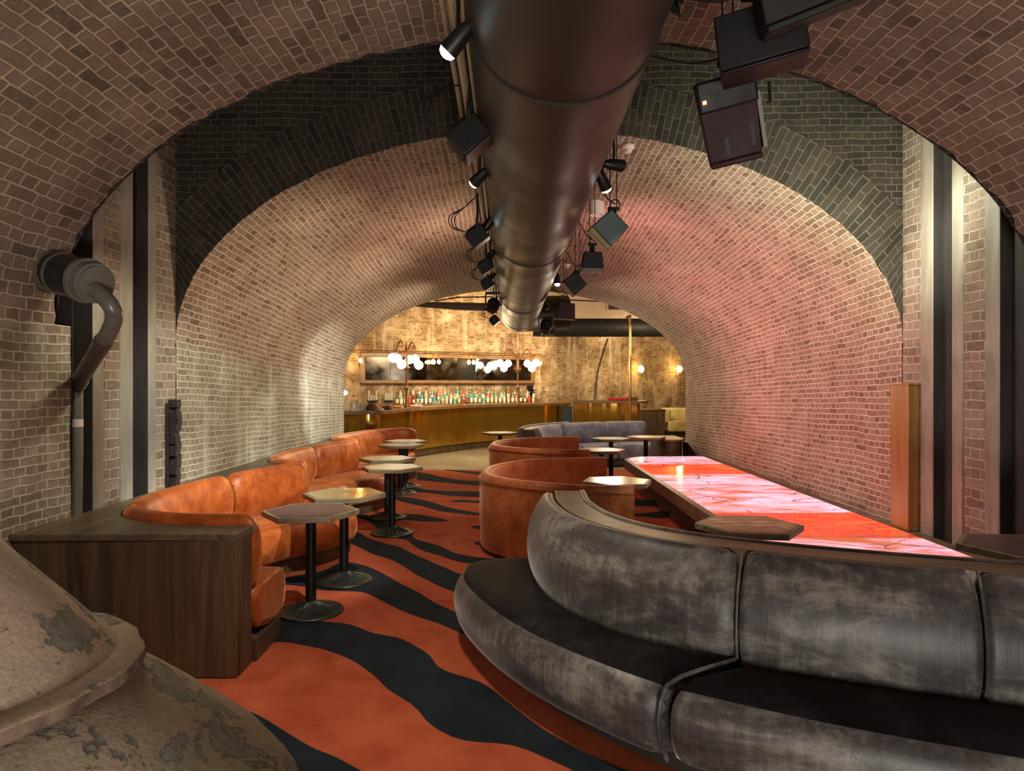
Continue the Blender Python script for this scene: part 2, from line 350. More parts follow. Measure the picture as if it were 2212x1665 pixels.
# ------------------------------------------------------------------ tunnel geometry
XL,XR,XC,A=-2.785,3.287,.251,3.036
YN=5.8
def prof(zc,b,n=110,zb=0.0,nw=12,a=A):
    pts=[(XC-a,zb+(zc-zb)*i/nw) for i in range(nw)]
    pts+=[(XC-a*math.cos(PI*i/n),zc+b*math.sin(PI*i/n)) for i in range(n+1)]
    pts+=[(XC+a,zc-(zc-zb)*(i+1)/nw) for i in range(nw)]
    return pts
def arclen(p):
    s=[0]
    for a,b in zip(p,p[1:]): s.append(s[-1]+math.hypot(b[0]-a[0],b[1]-a[1]))
    return s
PN=prof(1.99,1.783); PF=prof(1.72,1.60); SL=arclen(PN); NW=12; NP=len(PN)
def farY(X): return 11.7+(X-XL)/(XR-XL)*1.25
NY=40
def tun(i,q):     # i along depth 0..NY, q profile index
    t=i/NY; x=PN[q][0]; z=PN[q][1]*(1-t)+PF[q][1]*t
    jit=0
    if i==0: random.seed(q*7+1); jit=random.uniform(-.012,.012)
    return Vector((x,YN+jit+(farY(x)-YN)*t,z))
def tun_part(q0,q1,name,m):
    mb=MB(); rings=[[tun(i,q) for q in range(q0,q1+1)] for i in range(NY+1)]
    mb.loft(rings,closed=False,uvf=lambda i,q:(rings[i][q].y,SL[q0+q]))
    return struct(mb,name,m,angle=60)
tun_part(0,NW,'wall_left',M['side']); tun_part(NW,NP-1-NW,'ceiling',M['vault']); tun_part(NP-1-NW,NP-1,'wall_right',M['vault'])
# front vault (over the camera)
YF=4.25; YB=-3.2
PV=prof(2.015,1.77); SV=arclen(PV)
def fv(q0,q1,name,m,yb=YB,yf=YF):
    mb=MB(); n=24; rings=[]
    for i in range(n+1):
        r=[]
        for q in range(q0,q1+1):
            random.seed(q*13+5); j=random.uniform(-.02,.02) if i==n else 0
            r.append(Vector((PV[q][0],yb+(yf-yb)*i/n+j,PV[q][1])))
        rings.append(r)
    mb.loft(rings,closed=False,uvf=lambda i,q:(rings[i][q].y,SV[q0+q]))
    return struct(mb,name,m,angle=60)
fv(NW,NP-1-NW,'ceiling',M['front']); fv(0,NW,'wall_left',M['side'],yf=4.41); fv(NP-1-NW,NP-1,'wall_right',M['front'],yf=4.3)
mb=MB(); b=mb.add([(x,YB,z) for x,z in PV]); mb.face([b+i for i in range(NP)],[(x,z) for x,z in PV]); struct(mb,'wall_rear',M['side'])
ZT=5.0
def vface(path,y,name,m,uo=0,flip=False):    # wall above a path up to ZT
    mb=MB(); r0=[Vector((x,y,z)) for x,z in path]; r1=[Vector((x,y,ZT)) for x,z in path]
    mb.loft([r0,r1],closed=False,uvf=lambda i,q:((r0,r1)[i][q].x,(r0,r1)[i][q].z)); return struct(mb,name,m)
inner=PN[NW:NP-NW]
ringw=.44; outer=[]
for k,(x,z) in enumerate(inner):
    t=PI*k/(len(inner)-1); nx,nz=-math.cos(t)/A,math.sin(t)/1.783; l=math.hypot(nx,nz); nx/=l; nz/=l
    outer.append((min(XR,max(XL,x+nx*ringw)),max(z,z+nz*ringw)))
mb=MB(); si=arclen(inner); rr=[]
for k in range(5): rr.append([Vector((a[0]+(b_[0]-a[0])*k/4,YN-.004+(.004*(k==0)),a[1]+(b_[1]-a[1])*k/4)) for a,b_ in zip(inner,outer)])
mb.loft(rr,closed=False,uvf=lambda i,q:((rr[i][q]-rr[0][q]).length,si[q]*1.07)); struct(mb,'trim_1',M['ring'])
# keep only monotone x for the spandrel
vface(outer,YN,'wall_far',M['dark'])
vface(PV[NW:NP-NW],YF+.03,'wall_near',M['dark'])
mb=MB(); mb.box((XC,(YF+YN)/2,ZT+.03),(2*A+1.2,YN-YF+.2,.05)); struct(mb,'ceiling',M['slot'])
# side bays with stone strips, brick piers and dark slots
def bay(X,s,spec,side):
    for y0,y1,kind in spec:
        mb=MB(); yc=(y0+y1)/2
        if kind=='b':
            mb.loft([[Vector((X,y0,0)),Vector((X,y0,ZT))],[Vector((X,y1,0)),Vector((X,y1,ZT))]],closed=False,uvf=lambda i,q:((y0,y1)[i],q*ZT))
            struct(mb,'wall_'+side,M['strip'])
        elif kind=='s':
            mb.box((X+s*.17,yc,ZT/2),(.36,y1-y0,ZT)); struct(mb,'trim_2' if side=='left' else 'trim_3',M['stone'],bevel=.012)
        else:
            d=.07 if side=='right' else .12; e=.003; a=[Vector((X-s*.008,y0+e,0)),Vector((X+s*d,y0+e,0)),Vector((X+s*d,y1-e,0)),Vector((X-s*.008,y1-e,0))]; c=[p+Vector((0,0,ZT)) for p in a]
            mb.loft([a,c],closed=False); struct(mb,'wall_'+side,M['slot'])
bay(XL,-1,[(4.41,4.63,'d'),(4.63,4.76,'s'),(4.76,4.96,'b'),(4.96,5.13,'s'),(5.13,5.34,'d'),(5.34,5.47,'s'),(5.47,5.81,'b')],'left')
bay(XR,1,[(4.3,4.64,'d'),(4.64,4.79,'s'),(4.79,5.02,'b'),(5.02,5.15,'s'),(5.15,5.37,'d'),(5.37,5.54,'s'),(5.54,5.81,'b')],'right')
# floors
mb=MB(); mb.box((.5,12.5,-.06),(17,33,.08)); struct(mb,'floor',M['floor'])

# ------------------------------------------------------------------ bar room
WP=[(-7.5,16.2),(-3.9,18.05),(.85,20.65),(3,22.4),(5,24.3),(8.5,26.2)]
def wallY(x):
    for (a,b),(c,d) in zip(WP,WP[1:]):
        if x<=c: return b+(d-b)*(x-a)/(c-a)
    return WP[-1][1]
wp=[]
xs=[-7.5+16*i/80 for i in range(81)]
vp=[(0,0),(0,.6),(0,1.2),(0,1.8),(0,2.4),(.05,2.8),(.2,3.3),(.45,3.7),(.8,4.05),(1.3,4.4),(2.0,4.7),(3,4.9),(4.2,5.0),(6.5,5.0),(9,5.0)]
sv=arclen(vp); sx=arclen([(x,wallY(x)) for x in xs])
wr=[]
for x in xs:
    k=0
    bulge=.13*math.exp(-((x-1.35)/.22)**2)+.10*math.exp(-((x-2.9)/.3)**2)
    wr.append([Vector((x,wallY(x)-d-bulge*min(1,max(0,1.4-z*.3)),z)) for d,z in vp])
mb=MB(); mb.loft(wr,closed=False,uvf=lambda i,q:(sx[i],sv[q])); struct(mb,'wall_bar',M['bar'],angle=60)
# the wall the tunnel opens through, seen from the bar side, and the room's ends
far=[tun(NY,q) for q in range(NP)]
oute=[]
for p in far:
    if p.z<1.7: q=Vector((-7.5 if p.x<0 else 8.5,0,p.z))
    else:
        t=(p.x-XL)/(XR-XL); q=Vector((-7.5+16*t,0,5.0))
    q.y=farY(q.x); oute.append(q)
mb=MB(); mb.loft([far,oute],closed=False,uvf=lambda i,q:((far,oute)[i][q].x,(far,oute)[i][q].z)); struct(mb,'wall_arch',M['bar'])
mb=MB(); mb.box((-7.55,14,2.5),(.1,8,5)); struct(mb,'wall_bar_left',M['side']); 
mb=MB(); mb.box((8.55,20,2.5),(.1,14,5)); struct(mb,'wall_bar_right',M['side'])
mb=MB(); mb.box((2.6,17.2,3.72),(4.6,.1,.9)); so=struct(mb,'trim_4',M['plaster'])
for i in range(4):
    pass
v=thing('air_vent','square vent grille in the beige panel above the dark cross duct','vent',(2.62,17.12,3.47))
mb=MB(); mb.box((2.62,17.13,3.58),(.42,.04,.26)); mb.build('vent_frame',M['plaster'],v,bevel=.005)
mb=MB()
for i in range(9): mb.box((2.62,17.10,3.49+i*.0225),(.34,.02,.009))
mb.box((2.62,17.108,3.58),(.35,.005,.2)); mb.build('grille',M['grille'],v)
# crack cable
mb=MB(); P=[at(1322,728,21.4),at(1312,760,21.3),at(1303,790,21.2),at(1296,820,21.3),at(1291,850,21.4),at(1289,868,21.4)]
for p in P: p.y=wallY(p.x)-.12-(.1 if p.z>2.9 else .02)
one(mb if mb.tube(spline(P,4),.018,6) is None else mb,'cable',M['black'],'thin black cable snaking down the bar wall right of the bottles','cable')

# ------------------------------------------------------------------ carpet
def C4(x,y): return (400+x/2.1767, 900+y/2.1767)
def floorpt(px,py): Y=F*H/(py-CY); return ((px-CX)*Y/F,Y)
stripes4=[
 ([(60,1362),(110,1365),(250,1375),(350,1410),(480,1490),(600,1560),(700,1600),(820,1665),(1000,1760),(1300,1900)],[(0,1440),(60,1600),(150,1800),(500,2300)]),
 ([(385,930),(420,920),(450,935),(560,960),(700,968),(800,985),(880,1020),(1000,1040),(1080,1080),(1140,1115),(1165,1145),(1180,1170),(1240,1205),(1390,1250),(1500,1330),(1650,1450),(1800,1540),(1959,1620),(2200,1720)],
  [(340,1060),(385,1060),(480,1062),(570,1080),(650,1095),(720,1120),(790,1150),(850,1190),(900,1230),(960,1290),(1060,1350),(1110,1400),(1140,1440),(1200,1480),(1290,1520),(1400,1535),(1500,1540),(1600,1565),(1700,1610),(1800,1655),(2000,1760),(2200,1850)]),
 ([(380,790),(440,765),(540,745),(640,730),(700,700),(750,685),(800,690),(870,710),(950,750),(1020,790),(1100,830),(1180,880),(1240,905),(1290,930),(1400,960),(1500,1000)],
  [(380,800),(440,790),(560,800),(640,818),(780,822),(850,830),(930,870),(1010,910),(1100,945),(1180,970),(1250,1000),(1320,1030),(1400,1050),(1500,1070)]),
 ([(700,510),(770,520),(800,535),(860,570),(930,595),(1010,615),(1080,650),(1150,680),(1220,710),(1290,740),(1400,760)],
  [(700,560),(765,590),(830,620),(890,650),(960,670),(1020,700),(1080,740),(1140,770),(1200,800),(1285,830),(1400,850)]),
 ([(790,455),(830,460),(870,468),(930,492),(1000,515),(1060,550),(1080,575),(1130,590),(1200,610),(1260,640),(1330,655),(1400,665),(1500,670)],
  [(790,470),(830,480),(880,505),(920,540),(1000,573),(1040,580),(1080,610),(1130,635),(1200,655),(1270,680),(1330,690),(1400,695),(1500,700)]),
 ([(1000,455),(1035,458),(1100,462),(1180,475),(1237,489)],[(1000,480),(1035,485),(1100,492),(1180,495),(1236,492)]),
 ([(960,372),(1000,375),(1080,385),(1150,400),(1230,425),(1300,440),(1375,452),(1450,458)],[(960,385),(1000,395),(1060,410),(1130,425),(1200,445),(1300,458),(1375,465),(1450,468)]),
 ([(1040,333),(1085,335),(1150,345),(1230,350),(1300,350),(1375,353),(1450,350)],[(1040,345),(1085,355),(1150,360),(1230,370),(1300,375),(1375,379),(1450,378)]),
 ([(1090,260),(1150,270),(1200,283),(1290,298),(1375,303),(1450,306)],[(1090,300),(1150,303),(1200,308),(1280,317),(1375,324),(1450,326)]),
 ([(1220,249),(1300,253),(1375,260),(1450,262)],[(1220,252),(1310,264),(1375,272),(1450,275)]),
 ([(1248,397),(1300,393),(1375,396),(1450,395)],[(1250,400),(1300,403),(1375,406),(1450,408)]),
 ([(1345,514),(1378,513),(1450,510)],[(1349,521),(1378,529),(1450,530)]),
 ([(1353,591),(1380,590),(1450,590)],[(1358,595),(1380,607),(1450,612)])]
def C2(x,y): return (980+x/3.687, 880+y/3.687)
stripes2=[([(1380,740),(1455,736),(1560,738),(1600,742)],[(1380,785),(1470,788),(1560,790),(1640,792)]),
          ([(1400,848),(1455,846),(1560,838),(1650,828),(1720,826)],[(1400,868),(1470,868),(1560,880),(1640,886),(1720,880)])]
def curve(pts,conv): return [floorpt(*conv(*p)) for p in pts]
car=MB(); car.box((.25,4.9,-.008),(6.03,16.8,.022))
car.cur=1
for a,b in stripes4+stripes2:
    conv=C4 if (a,b) in stripes4 else C2
    A1=spline([Vector((*p,0)) for p in curve(a,conv)],n=40); B1=spline([Vector((*p,0)) for p in curve(b,conv)],n=40)
    def resample(P,n=40):
        s=[0]
        for u,w in zip(P,P[1:]): s.append(s[-1]+(w-u).length)
        out=[];k=0
        for i in range(n+1):
            d=s[-1]*i/n
            while k<len(s)-2 and s[k+1]<d: k+=1
            t=(d-s[k])/max(1e-9,s[k+1]-s[k]); out.append(P[k].lerp(P[k+1],min(1,t)))
        return out
    A1=resample(A1);B1=resample(B1)
    for q in A1+B1: q.z=.0045; q.x=min(3.2,max(-2.75,q.x)); q.y=max(-1,q.y)
    car.loft([A1,B1],closed=False)
one(car,'carpet',[M['carpo'],M['carpn']],'rust orange carpet with wavy navy tiger stripes running between the booths','carpet')
mb=MB(); mb.box((.25,-3.3,-.008),(6.03,.4,.02))

# ------------------------------------------------------------------ upholstery builders
def inward(B,Fp): return (Fp-B).normalized()
def back_panel(B,Fr,t0,t1,name,m,parent,prof_,n=16,puff=.045,pl=.09,seamlabel=None):
    rings=[]; P=[]
    for i in range(n+1):
        u=i/n; t=t0+(t1-t0)*u
        b=cr(B,t); b2=cr(B,min(len(B)-1,t+.01)); b1=cr(B,max(0,t-.01)); tg=(b2-b1).normalized()
        nr=Vector((-tg.y,tg.x,0)); f=cr(Fr,t)-b
        if nr.dot(f)<0: nr=-nr
        P.append((b,nr,tg))
    ln=sum((P[i+1][0]-P[i][0]).length for i in range(n)); s=0
    idx=[0]; 
    for i in range(n+1):
        if i: s+=(P[i][0]-P[i-1][0]).length
        e=min(s,ln-s); k=1-(max(0,1-e/pl))**2*.9
        b,nr,tg=P[i]; ring=[]
        cz=sum(z for d,z in prof_)/len(prof_)
        for d,z in prof_:
            dd=d-puff*(1-k)*(1 if d>.05 else 0); zz=z-(.035*(1-k) if z>cz+.1 else 0)
            ring.append(b+nr*dd+Vector((0,0,zz)))
        rings.append(ring)
    mb=MB(); mb.loft(rings,True,True); return mb.build(name,m,parent,angle=50,subd=1)
def seat_panel(B,Fr,t0,t1,name,m,parent,zt=.44,zb=.13,n=16,puff=.02,start=0.0,over=.03,mats=None):
    pr_=[(start,0,zb),(start,0,zt-.03),(start+.05,0,zt),(.6,0,zt+.015),(1,-.1,zt+.01),(1,-.03,zt-.01),(1,.015,zt-.05),(1,over,zt-.14),(1,over*.7,zb+.1),(1,-.01,zb+.02),(1,-.05,zb)]
    rings=[]; P=[]
    for i in range(n+1):
        t=t0+(t1-t0)*i/n; P.append((cr(B,t),cr(Fr,t)))
    ln=sum((P[i+1][1]-P[i][1]).length for i in range(n)); s=0
    for i in range(n+1):
        if i: s+=(P[i][1]-P[i-1][1]).length
        e=min(s if t0>0 else 9,ln-s); k=(max(0,1-e/.07))**2
        b,f=P[i]; dr=(f-b); l=dr.length; dr=dr/l
        rings.append([b+dr*(r*l+o-(puff*k if r==1 else 0))+Vector((0,0,z-(puff*k if z>zt-.06 else 0))) for r,o,z in pr_])
    mb=MB(); mb.loft(rings,True,True)
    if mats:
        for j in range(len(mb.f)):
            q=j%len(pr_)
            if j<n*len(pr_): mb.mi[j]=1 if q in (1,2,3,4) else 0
    return mb.build(name,mats or m,parent,angle=50,subd=1)
def plinth(B,Fr,t0,t1,m,parent,inset=.1,z1=.13,n=24):
    rings=[]
    for i in range(n+1):
        t=t0+(t1-t0)*i/n; b,f=cr(B,t),cr(Fr,t); d=(f-b).normalized(); e=f-d*inset
        rings.append([b+Vector((0,0,0.006)),e+Vector((0,0,0.006)),e+Vector((0,0,z1)),b+Vector((0,0,z1))])
    mb=MB(); mb.loft(rings,True,True); return mb.build('plinth',m,parent)
def v3(L_): return [Vector((x,y,0)) for x,y in L_]
BK=[(0,.40),(0,.60),(0,.80),(.015,.85),(.06,.87),(.11,.86),(.145,.81),(.17,.72),(.18,.62),(.165,.52),(.13,.44),(.08,.40)]
B1=v3([(-1.50,4.12),(-1.85,4.13),(-2.2,4.22),(-2.5,4.47),(-2.63,4.95),(-2.62,5.5),(-2.5,6.15),(-2.3,6.75),(-2.12,7.05)])
F1=v3([(-1.50,4.66),(-1.68,4.70),(-1.85,4.80),(-2.0,4.98),(-2.06,5.25),(-2.02,5.6),(-1.86,6.0),(-1.60,6.35),(-1.47,6.8)])
B2=v3([(-2.1,7.12),(-2.35,7.17),(-2.55,7.37),(-2.66,7.72),(-2.68,8.2),(-2.6,8.8),(-2.42,9.4),(-2.22,9.88)])
F2=v3([(-1.60,7.15),(-1.83,7.42),(-1.98,7.72),(-2.04,8.0),(-2.02,8.3),(-1.88,8.65),(-1.66,8.95),(-1.56,9.4)])
B3=v3([(-2.2,9.96),(-2.45,10.06),(-2.65,10.3),(-2.73,10.7),(-2.68,11.2),(-2.5,11.8),(-2.15,12.35),(-1.68,12.6)])
F3=v3([(-1.62,9.9),(-1.85,10.2),(-2.0,10.5),(-2.06,10.8),(-2.03,11.15),(-1.9,11.5),(-1.75,11.8),(-1.64,12.05)])
def booth(B,Fr,label,cuts_b,cuts_s):
    c=B[len(B)//2]; t=thing('booth_sofa',label,'sofa',(c.x+.4,c.y,0),'rust velvet booths along the left wall')
    for a,b in zip(cuts_b,cuts_b[1:]): back_panel(B,Fr,a,b,'back_cushion',M['orange'],t,BK)
    for a,b in zip(cuts_s,cuts_s[1:]): seat_panel(B,Fr,a,b,'seat_cushion',M['orange'],t)
    plinth(B,Fr,0,len(B)-1,M['oak'],t); return t
booth(B1,F1,'rust velvet booth nearest the camera on the left, beside the dark oak end panel',[0,3.2,5.9,8],[0,1.6,4.9,8])
booth(B2,F2,'middle rust velvet booth of the left wall, behind the nearest booth',[0,2.2,5.2,7],[0,1.4,4.4,7])
booth(B3,F3,'farthest rust velvet booth of the left wall, next to the brass bar',[0,2.0,7],[0,1.4,4.4,7])
led=thing('wooden_ledge','long dark oak ledge with panelled end running behind the left booths along the brick wall','ledge',(-2.2,4,0))
poly=[(XL+.003,3.86),(-1.52,3.88),(-1.52,4.115)]
for B,t0 in((B1,0),(B2,0),(B3,0)):
    for q in spline(B,5): poly.append((q.x-.004,q.y))
poly+=[(-1.68,12.66),(-2.5,12.66),(XL+.003,11.6)]
mb=MB(); mb.prism(poly,.775,.81); mb.build('ledge_top',M['oakh'],led,bevel=.004)
mb=MB(); mb.box((-2.15,3.9,.391),(1.25,.04,.768)); mb.build('end_panel',M['oak'],led,bevel=.003)
mb=MB(); mb.box((-1.535,4.01,.391),(.03,.18,.768)); mb.build('side_panel',M['oak'],led,bevel=.003)

# foreground grey sofa
FG=v3([(-.30,4.74),(-.32,4.35),(-.17,3.88),(.04,3.46),(.30,3.11),(.62,2.79),(1.05,2.52),(1.45,2.33),(1.95,2.13),(2.5,1.97)])
BG=v3([(.17,4.92),(.16,4.45),(.24,3.95),(.42,3.55),(.68,3.25),(1.0,3.03),(1.38,2.84),(1.78,2.68),(2.25,2.53),(2.75,2.42)])
gs=thing('curved_sofa','large dark grey velvet curved sofa with oak ledge, nearest the camera on the right','sofa',(.9,3.2,0))
BKG=[(-.10,.37),(-.13,.65),(-.15,.86),(-.135,.90),(-.10,.905),(-.07,.89),(-.035,.84),(.015,.74),(.04,.64),(.04,.54),(.022,.46),(0,.40),(-.05,.37)]
for a,b in ((0,5),(5,7.1),(7.1,9)): back_panel(BG,FG,a,b,'back_cushion',M['gray'],gs,BKG,n=26,puff=.014,pl=.03)
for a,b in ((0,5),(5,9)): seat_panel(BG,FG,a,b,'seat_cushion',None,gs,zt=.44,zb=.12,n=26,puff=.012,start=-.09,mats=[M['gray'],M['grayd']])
plinth(BG,FG,0,9,M['plinthd'],gs,inset=.2)
def sweep(B,Fr,t0,t1,pr_,n=40):
    rings=[]
    for i in range(n+1):
        t=t0+(t1-t0)*i/n; b=cr(B,t); tg=(cr(B,min(len(B)-1,t+.01))-cr(B,max(0,t-.01))).normalized()
        nr=Vector((-tg.y,tg.x,0))
        if nr.dot(cr(Fr,t)-b)<0: nr=-nr
        rings.append([b+nr*d+Vector((0,0,z)) for d,z in pr_])
    mb=MB(); mb.loft(rings,True,True); return mb
sweep(BG,FG,0,9,[(-.155,.006),(-.155,.895),(-.325,.895),(-.325,.006)]).build('ledge',M['oakx'],gs,bevel=.003)
sweep(BG,FG,0,9,[(-.33,.40),(-.33,.897),(-.34,.903),(-.358,.903),(-.37,.89),(-.41,.78),(-.45,.6),(-.44,.45),(-.40,.40)]).build('rear_cushion',M['gray'],gs,angle=50)
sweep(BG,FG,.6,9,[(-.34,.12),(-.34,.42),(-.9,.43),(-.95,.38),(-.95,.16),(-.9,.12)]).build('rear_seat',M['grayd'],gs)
# seam piping on grey sofa
for tt in (5,7.1):
    b=cr(BG,tt); tg=(cr(BG,tt+.01)-cr(BG,tt-.01)).normalized(); nr=Vector((-tg.y,tg.x,0)); nr=nr if nr.dot(cr(FG,tt)-b)>0 else -nr
    mb=MB(); mb.tube([b+nr*(d+.0)+Vector((0,0,z)) for d,z in BKG[4:-2]],.006,6); mb.build('piping',M['gray'],gs)
b,f=cr(BG,5),cr(FG,5); d=(f-b).normalized()
mb=MB(); mb.tube([b+d*.02+Vector((0,0,.452)),b.lerp(f,.5)+Vector((0,0,.456)),f-d*.1+Vector((0,0,.452)),f-d*.02+Vector((0,0,.435)),f+d*.018+Vector((0,0,.38)),f+d*.03+Vector((0,0,.3)),f+d*.02+Vector((0,0,.22)),f-d*.02+Vector((0,0,.13))],.009,8)
mb.build('piping',M['gray'],gs)

# rust drum booths on the right
OD=[(1.07,5.93),(.6,6.0),(.25,6.18),(-.05,6.42),(-.25,6.75),(-.30,7.15),(-.21,7.6),(.05,8.0),(.45,8.27),(1.14,8.42)]
def drum(dy,label):
    O=v3([(x,y+dy) for x,y in OD]); cen=[Vector((1.15,7.2+dy,0))]*len(O)
    I=[p+(Vector((1.0,7.18+dy,0))-p).normalized()*.62 for p in O]
    t=thing('drum_booth',label,'sofa',(.6,7.2+dy,0),'rust velvet drum booths in the middle')
    sh=[(0,.10),(.0,.3),(0,.71),(.012,.745),(.045,.768),(.09,.768),(.125,.75),(.14,.71),(.14,.3),(.10,.10)]
    rings=[]
    n=54
    for i in range(n+1):
        tt=9*i/n; b=cr(O,tt); tg=(cr(O,min(9,tt+.01))-cr(O,max(0,tt-.01))).normalized(); nr=Vector((-tg.y,tg.x,0))
        if nr.dot(Vector((.9,7.18+dy,0))-b)<0: nr=-nr
        rings.append([b+nr*(d_+(.035*max(0,1-z/.14)))+Vector((0,0,z-.06 if z<.2 else z)) for d_,z in sh])
    mb=MB(); mb.loft(rings,True,True); mb.build('backrest',M['orange2'],t,angle=50,bevel=.012)
    mb=MB(); mb.tube([r[2]+Vector((0,0,.0))+(r[2]-r[6]).normalized()*.003 for r in rings],.006,6); mb.build('piping',M['orange2'],t)
    Ob=[p+(Vector((1.0,7.18+dy,0))-p).normalized()*.15 for p in O]
    seat_panel(Ob,I,.3,8.7,'seat_cushion',M['orange2'],t,n=40)
    plinth(Ob,I,.3,8.7,M['oak'],t)
drum(0,'rust velvet drum-shaped booth seen from outside, right behind the big grey sofa')
drum(3.3,'farther rust velvet drum-shaped booth, between the nearer one and the grey-blue sofa')

# far grey-blue sofa
BF=v3([(.42,12.3),(.48,12.9),(.72,13.5),(1.15,14.05),(1.7,14.45),(2.3,14.7),(2.9,14.8)])
FFs=v3([(.98,12.3),(1.03,12.75),(1.22,13.15),(1.52,13.5),(1.95,13.8),(2.4,13.95),(2.95,14.0)])
fs=thing('curved_sofa','grey-blue velvet curved sofa with oak ledge, in front of the brass counter','sofa',(1.5,13.8,0))
for a,b in ((0,2.6),(2.6,4.4),(4.4,6)): back_panel(BF,FFs,a,b,'back_cushion',M['grayb'],fs,BK)
for a,b in ((0,2.8),(2.8,4.6),(4.6,6)): seat_panel(BF,FFs,a,b,'seat_cushion',M['grayb'],fs)
plinth(BF,FFs,0,6,M['oak'],fs)
sweep(BF,FFs,0,6,[(-.002,.02),(-.002,.84),(-.17,.84),(-.17,.02)]).build('ledge',M['oakx'],fs)
sweep(BF,FFs,0,3.4,[(-.175,.3),(-.175,.86),(-.21,.87),(-.26,.84),(-.3,.7),(-.3,.5),(-.26,.3)]).build('rear_cushion',M['grayb'],fs,angle=50)
# cream sofa by the back wall
cs=thing('cream_sofa','cream velvet sofa with dark wood end panel, far right beyond the brass counter','sofa',(4.7,22.4,0))
mb=MB(); mb.box((4.55,22.5,.40),(.75,1.0,.80)); mb.build('end_panel',M['oak'],cs,bevel=.01)
mb=MB(); mb.box((4.55,22.5,.825),(.8,1.05,.045)); mb.build('ledge',M['barw'],cs,bevel=.01)
mb=MB(); mb.box((5.03,22.5,.62),(.2,.95,.42)); mb.build('backrest',M['cream'],cs,bevel=.06,seg=4)
mb=MB(); mb.box((5.75,23.3,.64),(1.3,.22,.42)); mb.build('backrest',M['cream'],cs,bevel=.06,seg=4)
mb=MB(); mb.box((5.35,22.2,.31),(.62,.5,.34)); mb.build('seat',M['cream'],cs,bevel=.07,seg=4)
mb=MB(); mb.box((5.9,22.9,.31),(.9,.5,.3)); mb.build('seat',M['cream'],cs,bevel=.07,seg=4)
mb=MB(); mb.box((5.5,22.7,.07),(1.2,.9,.14)); mb.build('plinth',M['oak'],cs)

# ------------------------------------------------------------------ tables
def hexa(cx,cy,r,rot): return [(cx+r*math.cos(rad(rot+60*i)),cy+r*math.sin(rad(rot+60*i))) for i in range(6)]
def make_table(inlay,label,x,y,rot,r=.345,h=.74):
    t=thing('hexagonal_table',label,'table',(x,y,0),'hexagonal pedestal tables')
    mb=MB(); mb.prism(hexa(x,y,r,rot),h-.04,h-.002); tt_=mb.build('table_top',M['tabw'],t,bevel=.003)
    mb=MB(); mb.prism(hexa(x,y,r-.032,rot),h-.004,h); mb.build('inlay',inlay,tt_)
    mb=MB(); mb.cyl((x,y,.05),(x,y,h-.045),.038,n=24); mb.build('pole',M['iron'],t)
    mb=MB(); mb.box((x,y,h-.047),(.3,.08,.012)); mb.box((x,y,h-.047),(.08,.3,.012)); mb.build('bracket',M['iron'],t)
    # cast base with radiating flutes
    n=72; pr_=[(.232,.0055),(.235,.012),(.230,.02),(.215,.024),(.200,.022),(.185,.026),(.165,.032),(.10,.052),(.06,.072),(.045,.085),(.037,.09)]
    rings=[]
    for i in range(n):
        a=2*PI*i/n; fl=.0045*math.cos(24*a)
        rings.append([Vector((x+q*math.cos(a),y+q*math.sin(a),z+(fl if .05<q<.19 else 0))) for q,z in pr_])
    rings.append(rings[0]); mb=MB(); mb.loft(rings,closed=False); mb.build('base',M['base'],t,angle=30)
    return t
TB=[(M['leather'],'hexagonal table with maroon top nearest the camera, before the first rust booth',-1.434,5.02,7),
 (M['tgold'],'hexagonal table with golden reflective top right behind the maroon-topped one',-1.38,5.8,3),
 (M['marblel'],'hexagonal table in the left row whose pale top mirrors two bright lamps',-1.29,7.65,-6),
 (M['marblel'],'hexagonal table by the middle left booth with plain tan top, behind the lamp-mirroring one',-1.5,8.55,6),
 (M['marble'],'hexagonal table with green-gold top by the farthest left booth',-1.63,10.45,9),
 (M['marblel'],'last and farthest hexagonal table of the left row, nearest the bar',-1.66,11.15,2),
 (M['marble'],'hexagonal table with green-gold marble top inside the nearer drum booth',1.02,6.56,12),
 (M['marblel'],'hexagonal table just showing inside the farther drum booth',1.28,9.65,5),
 (M['marblel'],'hexagonal table with thin pole in front of the grey-blue sofa',1.71,11.67,-4),
 (M['marblel'],'hexagonal table beside the round oak counter at the far end of the glowing stage',2.36,12.0,3),
 (M['marblel'],'hexagonal table standing alone on the cream floor before the brass bar',-.17,13.05,3),
 (M['ripple'],'hexagonal table with rippled copper top between the big grey sofa and the glowing stage',1.56,4.52,-7),
 (M['leather'],'hexagonal dark table at the right edge of the picture by the stone pier',2.9,3.93,-9)]
for m,l,x,y,r in TB: make_table(m,l,x,y,r)

